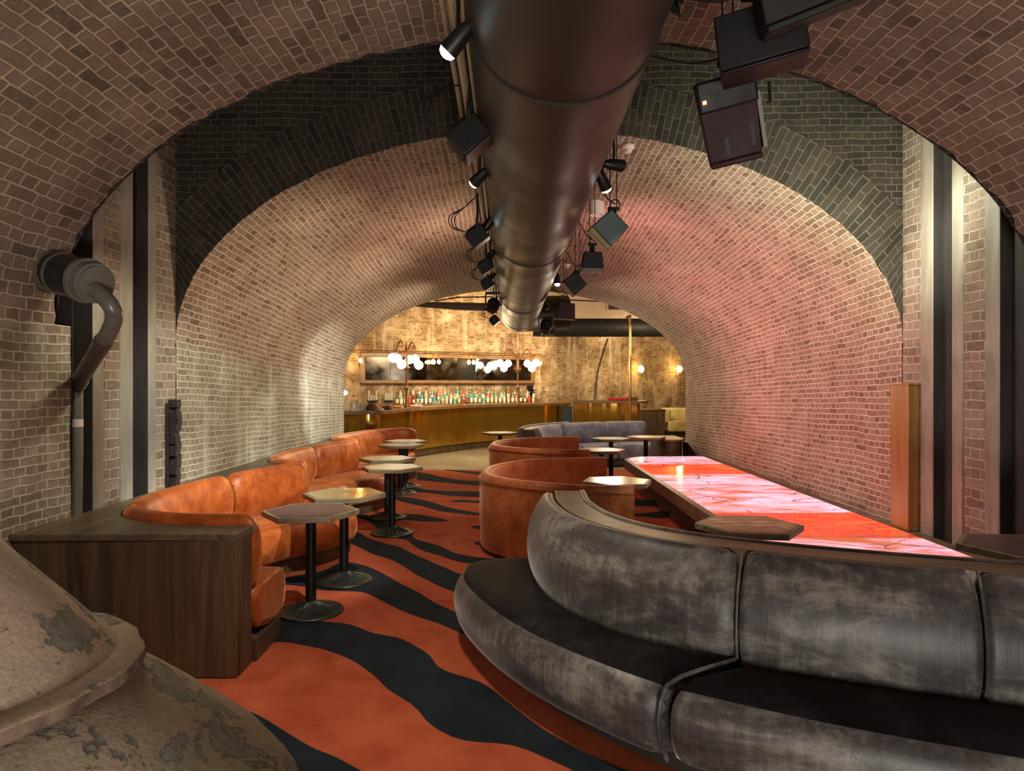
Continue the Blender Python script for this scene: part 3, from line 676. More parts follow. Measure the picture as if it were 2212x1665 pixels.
# ------------------------------------------------------------------ glowing stage
st=thing('glowing_stage','long low oak stage with glowing pink and red onyx top along the right wall','stage',(2.5,7.8,0))
def rnd(x0,x1,y0,y1,r):          # far-left corner rounded
    p=[(x0,y0),(x1,y0),(x1,y1)]
    for i in range(9):
        a=PI/2+PI/2*i/8; p.append((x0+r+r*math.cos(a),y1-r+r*math.sin(a)))
    return p
SY0=4.42
top=rnd(1.80,XR-.012,SY0,11.42,.6)
mb=MB(); mb.prism(top,.325,.468); mb.build('frame',M['oakx'],st,bevel=.004)
mb=MB(); mb.prism(rnd(2.06,XR-.02,SY0+.1,11.1,.5),.012,.325); mb.build('plinth',M['oak'],st)
divs=[SY0+.05,5.30,6.35,9.05,10.15,11.28]; mm=[PK[1],RD,PK[0],RD,PK[1]]
gx0,gx1=1.865,3.15
for i,(a,b) in enumerate(zip(divs,divs[1:])):
    mb=MB(); g=.002
    if i<4: mb.prism([(gx0,a+g),(gx1,a+g),(gx1,b-g),(gx0,b-g)],.462,.472)
    else: mb.prism(rnd(gx0,gx1,a+g,b,.5),.462,.472)
    o=mb.build('onyx_panel',mm[i],st); o['label']='glowing red onyx panel' if mm[i] is RD else 'glowing pink-white onyx panel'
# wood post box on the stage by the wall
pb=thing('wooden_box_post','tall narrow orange-brown wooden box standing on the stage edge by the brick pier','cabinet',(3.24,5.68,.47))
mb=MB(); mb.box((3.238,5.685,1.055),(.09,.26,1.17)); mb.build('body',M['boxw'],pb,bevel=.004)
mb=MB(); mb.box((3.238,5.685,1.646),(.094,.266,.012)); mb.build('top_board',M['boxw'],pb)
# round counter beyond the stage
rc=thing('round_counter','rounded dark oak counter end at the far end of the stage','counter',(2.8,12.3,0))
def stad(x0,x1,y0,y1): 
    p=[];r=(x1-x0)/2;cx=(x0+x1)/2
    for i in range(17):
        a=PI+PI*i/16; p.append((cx+r*math.cos(a),y0+.35+.35*math.sin(a)))
    return p+[(x1,y1),(x0,y1)]
mb=MB(); mb.prism(stad(2.60,3.02,11.85,12.8),.006,.66); mb.build('body',M['oak'],rc)
mb=MB(); mb.prism(stad(2.58,3.04,11.82,12.8),.662,.70); mb.build('counter_top',M['barw'],rc,bevel=.005)
bn=MB(); 
pts=[(3.06,12.0)]; bn=MB(); rings=[]
for y in (11.9,12.3):
    rings.append([Vector((3.07+.13*(1-math.cos(PI*i/16))*.9 if True else 0,y,.012+.62*math.sin(PI/2*min(1,(16-i)/16+.0)))) for i in range(17)]+[Vector((3.07,y,.012))])
bn.loft(rings,True,True); one(bn,'dark_box',M['black'],'small dark rounded box on the floor against the wall past the stage','box')

# ------------------------------------------------------------------ bar
BT=v3([(-3.9,13.62),(-3.2,13.6),(-2.72,13.6),(-2.45,13.78),(-2.32,14.4),(-2.14,15.3),(-1.66,16.36),(-.81,17.67),(.2,18.55),(1.2,19.15),(1.75,19.7)])
NB=v3([(-3.9,14.5),(-3.3,14.5),(-3.2,14.5),(-3.2,14.7),(-3.1,15.0),(-2.9,15.8),(-2.3,17.0),(-1.3,18.2),(-.1,19.1),(.9,19.6),(1.3,20.0)])
bar=thing('bar_counter','long curving bar counter clad in polished brass under the globe lamps','bar counter',(-.8,16.8,0))
def offs(B,Fr,d,n=60):
    out=[]
    for i in range(n+1):
        t=(len(B)-1)*i/n; b=cr(B,t); tg=(cr(B,min(len(B)-1,t+.02))-cr(B,max(0,t-.02))).normalized(); nr=Vector((-tg.y,tg.x,0))
        if nr.dot(cr(Fr,t)-b)<0: nr=-nr
        out.append(b+nr*d)
    return out
def barsweep(d0,d1,z0,z1):
    a=offs(BT,NB,d0); b=offs(BT,NB,d1)
    mb=MB(); mb.loft([[p+Vector((0,0,z0)),p+Vector((0,0,z1)),q+Vector((0,0,z1)),q+Vector((0,0,z0))] for p,q in zip(a,b)],True,True); return mb
barsweep(0,.55,1.05,1.12).build('counter_top',M['barw'],bar,bevel=.004)
barsweep(.13,.45,.16,1.048).build('brass_front',M['brassf'],bar,angle=60)
barsweep(.17,.42,.0,.158).build('plinth',M['oak'],bar)
# brass counter at right
dj=thing('brass_counter','smaller brass-clad counter right of the bar behind the grey-blue sofa','bar counter',(2.8,18.9,0))
mb=MB(); mb.prism([(1.7,18.55),(3.5,18.35),(3.72,18.55),(3.68,18.75),(3.4,19.3),(1.75,19.3)],1.13,1.2); mb.build('counter_top',M['barw'],dj,bevel=.006)
mb=MB(); mb.prism([(2.14,18.6),(3.4,18.47),(3.5,18.6),(3.45,18.9),(3.3,19.2),(2.14,19.2)],.02,1.128); mb.build('brass_front',M['brassf'],dj)
mb=MB(); mb.prism([(1.78,18.9),(2.135,18.9),(2.135,19.2),(1.78,19.2)],.02,1.128); mb.build('side_cladding',M['brassf'],dj)
mb=MB(); mb.box((1.62,19.5,.55),(.28,.06,.95)); one(mb,'bar_gate',M['navydoor'],'dark low gate between the long bar and the brass counter','gate')
mb=MB(); mb.box((2.95,18.9,1.235),(.52,.3,.066)); one(mb,'crimson_box',M['red'],'crimson cloth bundle on the brass counter','cloth',bevel=.02)
mb=MB(); mb.box((3.35,18.95,1.245),(.3,.2,.085)); one(mb,'leather_box',M['brownbox'],'brown leather box beside the crimson bundle','box',bevel=.01)
# brass pole
po=thing('dance_pole','tall brass pole rising in front of the dark cross duct','pole',(2.87,16.5,0))
mb=MB(); mb.cyl((2.87,16.5,0.0),(2.87,16.5,3.26),.03,n=20); mb.build('pole',M['brass'],po)
mb=MB(); mb.cyl((2.87,16.5,0),(2.87,16.5,.02),.09,n=24); mb.build('floor_flange',M['brass'],po)
mb=MB(); mb.box((2.87,16.72,3.27),(.06,.5,.03)); mb.build('top_bracket',M['black'],po)

# lamp posts on the bar
def lamp_post(x,y,rot,label,S=1.0):
    z0=1.12; t=thing('globe_lamp_post',label,'lamp',(x,y,z0),'bronze globe lamp posts on the bar')
    mb=MB(); mb.lathe([(.0001,z0),(.05,z0),(.05,z0+.02),(.03,z0+.05),(.028,z0+.38),(.045,z0+.40),(.045,z0+.42),(.05,z0+.44),(.03,z0+.47),(.024,z0+.5),(.024,z0+.82),(.034,z0+.84),(.075,z0+.88),(.085,z0+.9),(.03,z0+.92),(.028,z0+1.3),(.035,z0+1.32),(.012,z0+1.4),(.02,z0+1.42),(.001,z0+1.5)],(x,y,0),20)
    mb.build('post',M['bronze'],t)
    ca,sa=math.cos(rad(rot)),math.sin(rad(rot))
    def W(a,b,z): return Vector((x+a*ca-b*sa,y+a*sa+b*ca,z))
    zt=z0+1.25
    for s in(-1,1):
        mb=MB(); pts=[(.02,0),(.08,.03),(.14,.13),(.2,.2),(.27,.22),(.34,.17),(.39,.06),(.395,-.03)]
        mb.tube([W(s*a,0,zt+z) for a,z in [(q.x,q.y) for q in spline([Vector((p[0],p[1],0)) for p in pts],4)]],.021,8)
        mb.tube([W(s*a,0,zt+z) for a,z in ((.03,-.25),(.12,-.2),(.22,-.12),(.3,-.05))],.008,6)
        for cx_,cz_,r_ in ((.1,-.03,.045),(.2,.08,.055),(.29,.09,.05),(.2,-.04,.04),(.06,-.3,.035)):
            mb.tube([W(s*(cx_+r_*(1-k/26)*math.cos(k*.45)),0,zt+cz_+r_*(1-k/26)*math.sin(k*.45)) for k in range(20)],.009,5)
        for k in range(5):
            a=.12+.06*k; mb.sphere(W(s*a,0,zt+.15+.1*math.sin(PI*k/4)),.012,8,6)
        mb.build('scroll_arm',M['bronze'],t)
        for (a,b,zz) in ((.27,.08,-.16),(.49,.06,-.15),(.38,-.1,-.29)):
            g=MB(); g.sphere(W(s*a,b,zt+zz),.102,24,14); gl=g.build('globe',M['globe'],t)
            h=MB(); h.tube([W(s*.395,0,zt-.03),W(s*(a*.5+.2),b*.6,zt+zz+.13),W(s*a,b,zt+zz+.10)],.008,6); h.build('globe_stem',M['bronze'],gl)
    return t
lamp_post(-2.31,15.62,68,'bronze lamp post with six white globes on the bar counter, left one')
lamp_post(.235,19.05,0,'bronze lamp post with six white globes on the bar, right one, arms spread wide')

# mirror, pipe rail, bulbs, shelf, bottles
def wpt(x,z,d): return Vector((x,wallY(x)-d,z))
mr=thing('bar_mirror','long wood-framed mirror on the brick wall above the bottles','mirror',wpt(-1.5,1.68,.1))
def wallbox(x0,x1,z0,z1,d0,d1,mb):
    a=[wpt(x0,0,d1),wpt(x1,0,d1),wpt(x1,0,d0),wpt(x0,0,d0)]
    mb.prism([(p.x,p.y) for p in a],z0,z1)
X0,X1=-3.86,.76
for (a,b,c,d) in ((X0,X1,2.36,2.46),(X0,X1,1.66,1.75),(X0,X0+.12,1.75,2.36),(X1-.12,X1,1.75,2.36)):
    mb=MB(); wallbox(a,b,c,d,.02,.12,mb); mb.build('frame',M['barw'],mr,bevel=.006)
cuts=[X0+.12,-3.15,-2.25,-1.45,-.95,X1-.12]
for i,(a,b) in enumerate(zip(cuts,cuts[1:])):
    mb=MB(); wallbox(a+.005,b-.005,1.75,2.36,.02,.05,mb); o=mb.build('mirror_panel',[M['mirrord'],M['mirrord'],M['mirror'],M['black'],M['mirror']][i],mr)
    if i==3: o['label']='black panel among the mirror panes'
rl=thing('lamp_rail','thin black pipe rail above the mirror holding bare bulbs','rail',wpt(-1.5,2.5,.2))
mb=MB(); mb.tube([wpt(x,2.52,.16) for x in (-4.1,-3,-1.5,0,.95)],.016,8); mb.tube([wpt(.95,2.52,.16),wpt(.98,2.4,.16),wpt(.97,1.9,.1)],.014,6); mb.build('pipe',M['bronze'],rl)
for i,(px,lab) in enumerate(((779,'bare bulb left of the mirror'),(936,'left bulb of the pair above the middle of the mirror'),(948,'right bulb of the pair above the middle of the mirror'),(1013,'left bulb of the pair above the black mirror panel'),(1023,'right bulb of the pair above the black mirror panel'),(1167,'bare bulb at the right end of the mirror'))):
    x=(px-CX)/F*18.5
    for _ in range(4): x=(px-CX)/F*(wallY(x)-.25)
    p=wpt(x,2.25,.25); t=thing('wall_bulb','warm lit '+lab,'light bulb',p)
    g=MB(); g.sphere(p,.048,14,10,(1,1,1.3)); g.build('bulb',M['bulb'],t); point('bulb_light',p-Vector((0,.07,0)),7,(1,.58,.2),.04)
    g=MB(); g.cyl(p+Vector((0,0,.055)),p+Vector((0,0,.13)),.02,n=10); g.tube([p+Vector((0,0,.13)),wpt(x,2.5,.16)],.008,6); g.build('socket',M['bronze'],t)
for px,lab in ((1385,'lit glass wall sconce on the brick wall right of the brass pole'),(1468,'lit glass wall sconce farthest right, at the arch edge')):
    x=(px-CX)/F*23
    for _ in range(6): x=(px-CX)/F*(wallY(x)-.3)
    z=H+(CY-797)*(wallY(x)-.3)/F; p=wpt(x,z,.28); t=thing('wall_sconce',lab,'wall lamp',p)
    g=MB(); g.sphere(p,.10,16,12,(1,1,1.2)); g.build('glass_shade',M['bulb'],t); point('sconce_light',p-Vector((0,.14,0)),16,(1,.58,.2),.06)
    g=MB(); g.tube([p-Vector((0,0,.1)),p+Vector((0,.0,-.2)),p+Vector((.06,.12,-.25)),wpt(x+.08,z-.2,0)],.014,8); g.cyl(p-Vector((0,0,.14)),p-Vector((0,0,.09)),.05,.03,n=12); g.build('arm',M['bronze'],t)
sh=MB(); a0=-3.0; wallbox(-3.35,.95,1.07,1.11,.05,.42,sh); one(sh,'bottle_shelf',M['barw'],'wooden back bar shelf carrying the bottles','shelf')
s2=MB(); wallbox(-3.3,.9,1.11,1.21,.06,.2,s2); one(s2,'raised_shelf',M['barw'],'low raised step at the back of the bottle shelf','shelf')
def glassm(n,c,tr=0): 
    m=plain(n,c,.08,coat=.5); 
    return m
BC=[('clear',(.42,.42,.36)),('dark green',(.05,.10,.04)),('amber',(.20,.07,.015)),('teal blue',(.03,.30,.38)),('pale green',(.22,.30,.18)),('dark brown',(.035,.02,.015)),('grey blue',(.13,.17,.2)),('honey coloured',(.34,.17,.04))]
BM={n:glassm('bottle_'+n.replace(' ','_'),c) for n,c in BC}
LB={'cream':plain('label_cream',(.6,.52,.36),.7),'red':plain('label_red',(.55,.05,.02),.6),'white':plain('label_white',(.7,.7,.64),.7),'teal':plain('label_teal',(.05,.4,.45),.6)}
def bottle(x,d,z,kind,h,r,lab,cap,neigh):
    p=wpt(x,z,d); t=thing('bottle',f'{kind} glass bottle {neigh}','bottle',p,'bottles on the back bar')
    g=MB(); g.lathe([(.0001,0),(r,0),(r,h*.55),(r*.92,h*.62),(r*.42,h*.72),(r*.32,h*.78),(r*.32,h*.94),(.0001,h*.94)],p,12); gb=g.build('glass',BM[kind],t)
    g=MB(); g.lathe([(r*1.02,h*.12),(r*1.03,h*.14),(r*1.03,h*.45),(r*1.02,h*.47)],p,12); g.build('bottle_label',LB[lab],gb)
    g=MB(); g.lathe([(r*.38,h*.9),(r*.4,h*.91),(r*.4,h),(.0001,h)],p,10); g.build('cap',BM['dark brown'] if cap else LB['white'],t)
random.seed(5)
kinds=[('dark green','cream'),('clear','white'),('pale green','cream'),('amber','red'),('dark brown','cream'),('dark brown','cream'),('teal blue','white'),('clear','white'),('grey blue','white'),('grey blue','teal'),('clear','teal'),('pale green','cream'),('clear','cream'),('clear','white'),('clear','teal'),('honey coloured','cream'),('amber','red'),('dark brown','red'),('teal blue','white'),('teal blue','white'),('grey blue','cream'),('clear','teal'),('pale green','white'),('pale green','cream'),('clear','cream'),('pale green','white'),('clear','white'),('clear','cream'),('grey blue','white'),('pale green','cream'),('dark brown','cream'),('amber','cream'),('amber','red'),('clear','cream')]
def xpx(px,d):
    x=(px-CX)/F*19
    for _ in range(6): x=(px-CX)/F*(wallY(x)-d)
    return x
nb=len(kinds)
_o='first second third fourth fifth sixth seventh eighth ninth tenth eleventh twelfth thirteenth fourteenth fifteenth sixteenth seventeenth eighteenth nineteenth'.split()
ORD=_o+['twentieth']+['twenty-'+q for q in _o[:9]]+['thirtieth']+['thirty-'+q for q in _o[:9]]
for i,(k,lb) in enumerate(kinds):
    px=858+(1152-858)*i/(nb-1)
    bottle(xpx(px,.32),.32,1.11,k,random.uniform(.26,.33),random.choice((.036,.04,.043)),lb,i%3==0,f'with {lb} label, {ORD[i]} from the left in the front row')
ks=[q[0] for q in kinds[::-1]]
for i in range(22):
    px=862+(1150-862)*i/21+3
    k=ks[(i*3)%nb]; lb=('cream','white','red','teal')[i%4]
    bottle(xpx(px,.13),.13,1.21,k,random.uniform(.27,.36),random.choice((.036,.04)),lb,i%2==0,f'with {lb} label, {ORD[i]} from the left in the raised back row')
# floating shelves with glassware at left
def glass(p,lab,h=.14,r=.035,grp='glasses behind the bar'):
    g=MB(); g.lathe([(.0001,0),(r*.8,0),(r,h),(r*.9,h),(r*.7,.01),(.0001,.01)],p,12); return one(g,'drinking_glass',BM['clear'],lab,'glass',grp)
for j,(pxa,pxb,z,lab) in enumerate(((793,815,1.22,'upper left'),(830,848,1.22,'upper right'))):
    a,b_=xpx(pxa,.25),xpx(pxb,.25); g=MB(); wallbox(a,b_,z-.03,z,.05,.3,g); one(g,'small_shelf',M['black'],f'small dark {lab} shelf with glasses, left of the bottles','shelf')
    for i in range(4): glass(wpt(a+(b_-a)*(i+.5)/4,z,.2),f'clear glass on the small {lab} shelf behind the bar',random.uniform(.12,.26),.03)
    for i in range(4): glass(wpt(a+(b_-a)*(i+.5)/4,.98,.3),f'clear glass low under the small {lab} shelf behind the bar',.08,.035)
g=MB(); wallbox(-3.9,-3.1,.94,.98,.05,.45,g); one(g,'back_counter',M['oak'],'dark low back counter left of the bottle shelf','counter')
wb=MB(); p=wpt(xpx(1145,.1),1.42,.06); wallbox(p.x-.09,p.x+.1,1.28,1.6,.01,.06,wb); one(wb,'black_wall_panel',M['black'],'small black panel on the wall at the right end of the bottles','panel')
# things on the bar top
def bt(px,py,z=1.12): Y=F*(H-z)/(py-CY); return Vector(((px-CX)*Y/F,Y,z))
tp=thing('beer_tap','beer tap tower with glowing blue badge at the left end of the bar','tap',(-3.45,14.0,1.12))
mb=MB(); mb.box((-3.42,13.95,1.32),(.16,.14,.4)); mb.cyl((-3.3,13.9,1.12),(-3.3,13.9,1.62),.016,n=10); mb.build('tower',M['steel'],tp,bevel=.01)
mb=MB(); mb.cyl((-3.4,13.87,1.36),(-3.4,13.875,1.36),.05,n=20); mb.cyl((-3.4,13.87,1.24),(-3.4,13.875,1.24),.04,n=20); mb.build('badge',M['cyan'],tp)
mb=MB(); mb.cyl((-3.27,13.86,1.47),(-3.27,13.87,1.47),.04,n=18); mb.build('round_badge',M['lens_w'],tp)
for i,(x,y,h) in enumerate(((-3.03,13.85,.2),(-2.95,13.86,.13),(-2.9,13.9,.1),(-3.15,13.9,.17))): 
    glass(Vector((x,y,1.12)),['tall clear carafe on the left end of the bar','clear tumbler next to the carafe on the bar','short clear glass right of the tumbler on the bar','clear jug by the tap tower'][i],h,.035,'glasses on the bar top')
for x,y,r in((-2.75,14.0,.15),(-2.47,14.25,.1)):
    g=MB(); g.lathe([(.0001,1.12),(r,1.12),(r*.9,1.12+r*.5),(r*.5,1.12+r*.85),(.0001,1.12+r*.95)],(x,y,0),20); one(g,'dark_bowl',M['brownbox'],('large' if r>.12 else 'small')+' upturned dark bowl on the left of the bar','bowl')
g=MB(); g.box((-2.43,15.2,1.14),(.2,.3,.04)); one(g,'orange_cloth',M['oranget'],'folded orange cloth on the bar left of the lamp post','cloth',bevel=.012)
g=MB(); g.box((-2.12,15.85,1.145),(.25,.3,.05)); one(g,'pink_towel',M['pinkt'],'folded pink towel on the bar right of the left lamp post','towel',bevel=.02)
fc=thing('bar_faucet','chrome gooseneck faucet on the bar','faucet',(-1.13,17.5,1.12))
x,y=-1.13,17.5
mb=MB(); mb.tube([Vector((x,y,1.122)),Vector((x,y,1.2)),Vector((x-.03,y-.02,1.28)),Vector((x-.09,y-.03,1.33))],[.025,.025,.03,.03],10); mb.sphere((x-.03,y-.02,1.34),.055,12,8,(1,1,.6)); mb.build('spout',M['chrome'],fc)
for i,(px,py) in enumerate(((912,881),(916,880),(921,880),(950,877),(956,876.6),(963,876.3),(970,876),(977,875.6))):
    p=bt(px,py-2); p+=Vector((-.2,.35,0)); p.z=1.12; glass(p,f'small upturned glass on the bar, number {i+1} from the left lamp post' if False else 'small clear glass in the row along the inner edge of the bar',.1,.03,'row of small glasses on the bar')

# ------------------------------------------------------------------ ducts
DX,DZ,DR=.18,2.877,.32
du=thing('ventilation_duct','huge round dark ventilation duct hanging along the vault','duct',(DX,6,DZ-DR))
mb=MB(); rings=[]
pts=[Vector((DX,YB+.1,DZ))]+[Vector((DX,y,DZ)) for y in (0,3,6,9,11.6)]
mb.tube(pts,DR,64); mb.build('tube',M['duct'],du,angle=60)
mb=MB(); el=[Vector((DX,11.6,DZ)),Vector((DX,12.1,DZ)),Vector((DX+.12,12.55,DZ+.03)),Vector((DX+.45,12.85,DZ+.08)),Vector((DX+.9,12.95,DZ+.1))]
mb.tube(spline(el,5),DR*.995,48); mb.build('elbow',M['duct'],du,angle=60)
for y in (2.26,5.4,8.95,11.6):
    mb=MB(); mb.tube([Vector((DX,y-.012,DZ)),Vector((DX,y+.012,DZ))],DR+.006,64); mb.build('seam_band',M['seam'],du)
cd=MB(); cd.cyl((.6,17.5,3.11),(6.2,17.5,3.11),.275,n=40); one(cd,'cross_duct',M['ductd'],'black round duct crossing above the bar at the end of the vault','duct')
hd=MB(); hd.box((4.1,17.1,2.79),(.42,.3,.06)); one(hd,'duct_outlet',M['ductd'],'dark box outlet under the right end of the cross duct','vent')
ld=MB(); ld.tube([at(1062,664,13.6),at(980,661,13.6),at(900,657,13.6)],[.085,.075,.05],14); one(ld,'linear_diffuser',M['greycab'],'long grey slotted air diffuser above the bar, left of the big duct','vent')
rb=MB(); rb.tube([at(940,650,13.2),at(990,642,13.2),at(1066,641,13.2),at(1165,645,13.2),at(1320,652,13.2)],.012,6); one(rb,'hanging_rail',M['black'],'thin black rail across the vault end above the diffuser','rail')
for i,(x,z,r) in enumerate(((-.19,2.93,.018),(-.145,2.99,.012),(-.235,2.99,.012),(-.15,2.885,.008))):
    mb=MB(); mb.tube([Vector((x,YB+.1,z)),Vector((x,5,z)),Vector((x,12.2,z))],r,8); one(mb,'conduit',M['conduit'],['thickest cream conduit pipe running left of the big duct','thin cream conduit hugging the duct side','outer thin conduit left of the thick one','thinnest conduit below the thick one'][i],'pipe')
# duct straps
# ------------------------------------------------------------------ hanging fixtures
def cable(mb,p,q,sag,r=.006,side=(0,0,0)):
    m=(p+q)/2+Vector(side)-Vector((0,0,sag)); mb.tube(spline([p,p.lerp(m,.6)-Vector((0,0,sag*.3)),m,m.lerp(q,.5),q],4),r,6)
def vaultz(x,y):
    t=max(0,min(1,(y-YN)/6)); zc=1.99-.27*t; b=1.783-.18*t
    return zc+b*math.sqrt(max(0,1-((x-XC)/A)**2))
LIGHTS=[]
def spot_light(name,p,target,e,col,size=60,blend=.6,rad_=.03):
    l=bpy.data.lights.new(name,'SPOT'); l.energy=e; l.color=col; l.spot_size=rad(size); l.spot_blend=blend; l.shadow_soft_size=rad_
    o=bpy.data.objects.new(name,l); COL.objects.link(o); o.location=p
    o.rotation_euler=(Vector(target)-Vector(p)).to_track_quat('-Z','Y').to_euler(); return o
def track_spot(px,py,z,target,label,energy,col=(.85,1,.93),size=50,lit=True,s=1.0):
    Y=F*(z-H)/(CY-py); X=(px-CX)*Y/F; p=Vector((X,Y,z)); d=(Vector(target)-p).normalized(); Mx=aim(d)
    t=thing('track_spotlight',label,'spotlight',p,'small black track spotlights')
    mb=MB(); mb.lathe([(.0001,-.055),(.018,-.055),(.026,-.03),(.03,0),(.033,.05),(.028,.05),(.026,.035)],p,18,Mx); bd=mb.build('body',M['iron'],t)
    mb=MB(); mb.lathe([(.029,.04),(.029,.052),(.024,.064),(.012,.071),(.0001,.073)],p,18,Mx); mb.build('lens',M['lens_w'] if lit else M['lens_off'],bd)
    mb=MB(); mb.cyl(p+Vector((0,0,.0)),p+Vector((0,0,max(.05,2.93-z))),.007,n=6); mb.build('stem',M['black'],t)
    if energy: spot_light('spot_lamp',p+d*.085,target,energy,col,size)
def cab(px,py,z,size,u,n,label,m=None,front=None,kind='speaker',cat='speaker',top=None,trap=.8,strip=.022,anchor=None):
    # u: axis across the grille, n: normal of the big face turned to the room, size=(along u, depth, along n)
    Y=F*(z-H)/(CY-py); X=(px-CX)*Y/F; p=Vector((X,Y,z)); t=thing(kind,label,cat,p)
    u=Vector(u).normalized(); n=Vector(n); n=(n-u*n.dot(u)).normalized(); f=n.cross(u)
    if f.z>0: f=-f
    R=Matrix((u,n,-f)).transposed(); w,d,h=size
    mb=MB(); mb.taper(p,(w,h,d),(w*trap,h),R); cb_=mb.build('cabinet',m or M['black'],t,bevel=.005)
    mb=MB(); mb.taper(p+f*(d/2+strip/2),(w*.99,h*.99,strip),(w*.99,h*.99),R); mb.build('grille',front or M['speaker_side'],cb_,bevel=.006)
    zt=top or vaultz(X,Y)-.02; q=p-f*d*.5; q.x=p.x+(q.x-p.x)*.4
    mb=MB(); mb.cyl(q-Vector((0,0,.03)),q+Vector((0,0,.06)),.02,n=8); mb.box(q+Vector((0,0,.06)),(w*.4,.03,.02)); mb.cyl(q+Vector((.02,0,.05)),Vector((q.x+.02,Y,zt)),.003,n=5); mb.cyl(q+Vector((-.02,0,.05)),Vector((q.x-.02,Y,zt)),.003,n=5)
    mb.build('bracket',M['iron'],t)
    mb=MB(); c=q+Vector((.01,0,.09)); mb.tube([c+Vector((.03*math.cos(a),.01,.03*math.sin(a))) for a in [k*.5 for k in range(22)]],.004,5); cable(mb,c,Vector((DX+DR+.03,Y+.1,2.95)) if X>.2 else Vector((-.2,Y+.1,2.95)),.03,.004); mb.build('cable',M['black'],t)
    return t,p,R,f
def flood(px,py,z,s,label,tilt=-35,yaw=0,win=None):
    Y=F*(z-H)/(CY-py); X=(px-CX)*Y/F; p=Vector((X,Y,z)); t=thing('floodlight',label,'stage light',p,'black floodlights along the duct')
    R=Matrix.Rotation(rad(yaw),3,'Z')@Matrix.Rotation(rad(tilt),3,'Y')
    mb=MB(); mb.box(p,(s,s*.9,s*.8),R); mb.box(p+R@Vector((0,0,s*.45)),(s*.6,s*.5,s*.15),R); hb=mb.build('housing',M['black'],t,bevel=s*.06)
    mb=MB(); mb.box(p+R@Vector((0,0,-s*.42)),(s*.9,s*.8,s*.03),R); mb.build('window',win or M['glass_pink'],hb)
    mb=MB(); 
    for k in(-1,1): mb.box(p+Vector((0,k*s*.5,s*.35)),(s*.12,.008,s*.9))
    mb.box(p+Vector((0,0,s*.8)),(s*.12,s,.01)); mb.cyl(p+Vector((0,0,s*.8)),Vector((X,Y,2.93)),.008,n=6); mb.build('yoke',M['iron'],t)
    mb=MB(); a=p+R@Vector((-s*.3,0,s*.5))
    for k in range(3):
        mb.tube(spline([a,a+Vector((-s*(.5+.12*k),0,s*.25)),a+Vector((-s*(.55+.15*k),0,s*.8)),a+Vector((-s*.1,.02,s*1.3)),Vector((-.2,Y+.03,2.94))],4),.0035,5)
    mb.build('cable',M['black'],t)
def mhead(px,py,z,s,label,top=None):
    Y=F*(z-H)/(CY-py); X=(px-CX)*Y/F; p=Vector((X,Y,z)); t=thing('moving_head_light',label,'stage light',p)
    mb=MB(); mb.sphere(p,s*.5,16,12,(1,.9,1.05)); mb.cyl(p,p+Vector((-s*.15,-s*.2,-s*.55)),s*.42,n=16); hb=mb.build('head',M['black'],t)
    mb=MB(); mb.cyl(p+Vector((-s*.15,-s*.2,-s*.551)),p+Vector((-s*.155,-s*.205,-s*.56)),s*.36,n=16); mb.build('lens',M['lens_off'],hb)
    mb=MB()
    for k in(-1,1): mb.box(p+Vector((k*s*.6,0,s*.3)),(.02,s*.25,s*.9))
    mb.box(p+Vector((0,0,s*.85)),(s*1.25,s*.5,s*.2)); mb.cyl(p+Vector((0,0,s*.9)),Vector((X,Y,top or 3.2)),.008,n=6); mb.build('yoke',M['iron'],t)
W_=(.85,1,.93)
track_spot(990,84,2.75,(-2.4,3.2,.6),'lit spotlight at the top left of the big duct, nearest of the left row',120,(1,.9,.75),55)
track_spot(1037,382,2.75,(-2.78,6.3,.8),'lit spotlight on the left row just under the big floodlight',420,W_,46)
track_spot(1056,482,2.75,(-1.95,5.7,.5),'lit spotlight on the left row beside the second floodlight',340,(1,.93,.82),46)
track_spot(1060,551,2.75,(-2.3,8.3,.7),'lit spotlight on the left row above the third floodlight',600,W_,40)
track_spot(1062,597,2.75,(-2.78,10.6,1.4),'lit spotlight on the left row beside the fourth floodlight',1300,W_,32)
track_spot(1072,668,2.6,(-1.7,10.4,.7),'tiny lit spotlight under the round moving head',20,(1,.9,.75),50)
track_spot(1302,390,2.75,(1.9,5.6,.5),'lit spotlight right of the duct, nearest of the right row',120,W_,50)
track_spot(1204,603,2.75,(.5,7.2,.5),'lit spotlight right of the duct, halfway along the right row',150,(1,.95,.85),50)
track_spot(1326,356,2.8,(2.6,4.2,2.7),'unlit spotlight pointing right, below the smoke detector',0,lit=False)
track_spot(1181,658,2.75,(1.2,11,.5),'small unlit spotlight beside the far boxy speaker',0,lit=False)
track_spot(1332,700,3.35,(2.6,16.5,0),'lit spotlight shining on the black cross duct',25,(.7,1,.95),70)
flood(1014,300,2.7,.155,'large black floodlight hanging left of the duct, nearest the camera',-40)
flood(1031,511,2.64,.135,'second black floodlight left of the duct with pale window',-38)
flood(1049,576,2.65,.12,'third black floodlight left of the duct',-32)
flood(1053,613,2.65,.12,'fourth black floodlight left of the duct, overlapped by a lit spotlight',-32)
flood(1068,692,2.62,.14,'small black floodlight hanging lowest, at the far left end of the duct',-38)
mhead(1066,657,2.64,.16,'black round moving head at the far left end of the duct',2.93)
mhead(1180,702,2.6,.2,'black moving head beneath the far boxy speaker')
mhead(1387,713,3.1,.25,'black moving head hanging right of the brass pole',4.2)
cab(1752,-34,2.78,(.30,.14,.16),(.92,-.3,.26),(-.3,-.92,-.3),'black box speaker cut off by the top edge of the picture',trap=.97,front=M['black'],top=3.68)
cab(1641,90,2.75,(.265,.165,.2),(.93,-.33,.15),(-.33,-.93,-.15),'big black speaker hanging at the top right',trap=.97,front=M['black'],strip=.012)
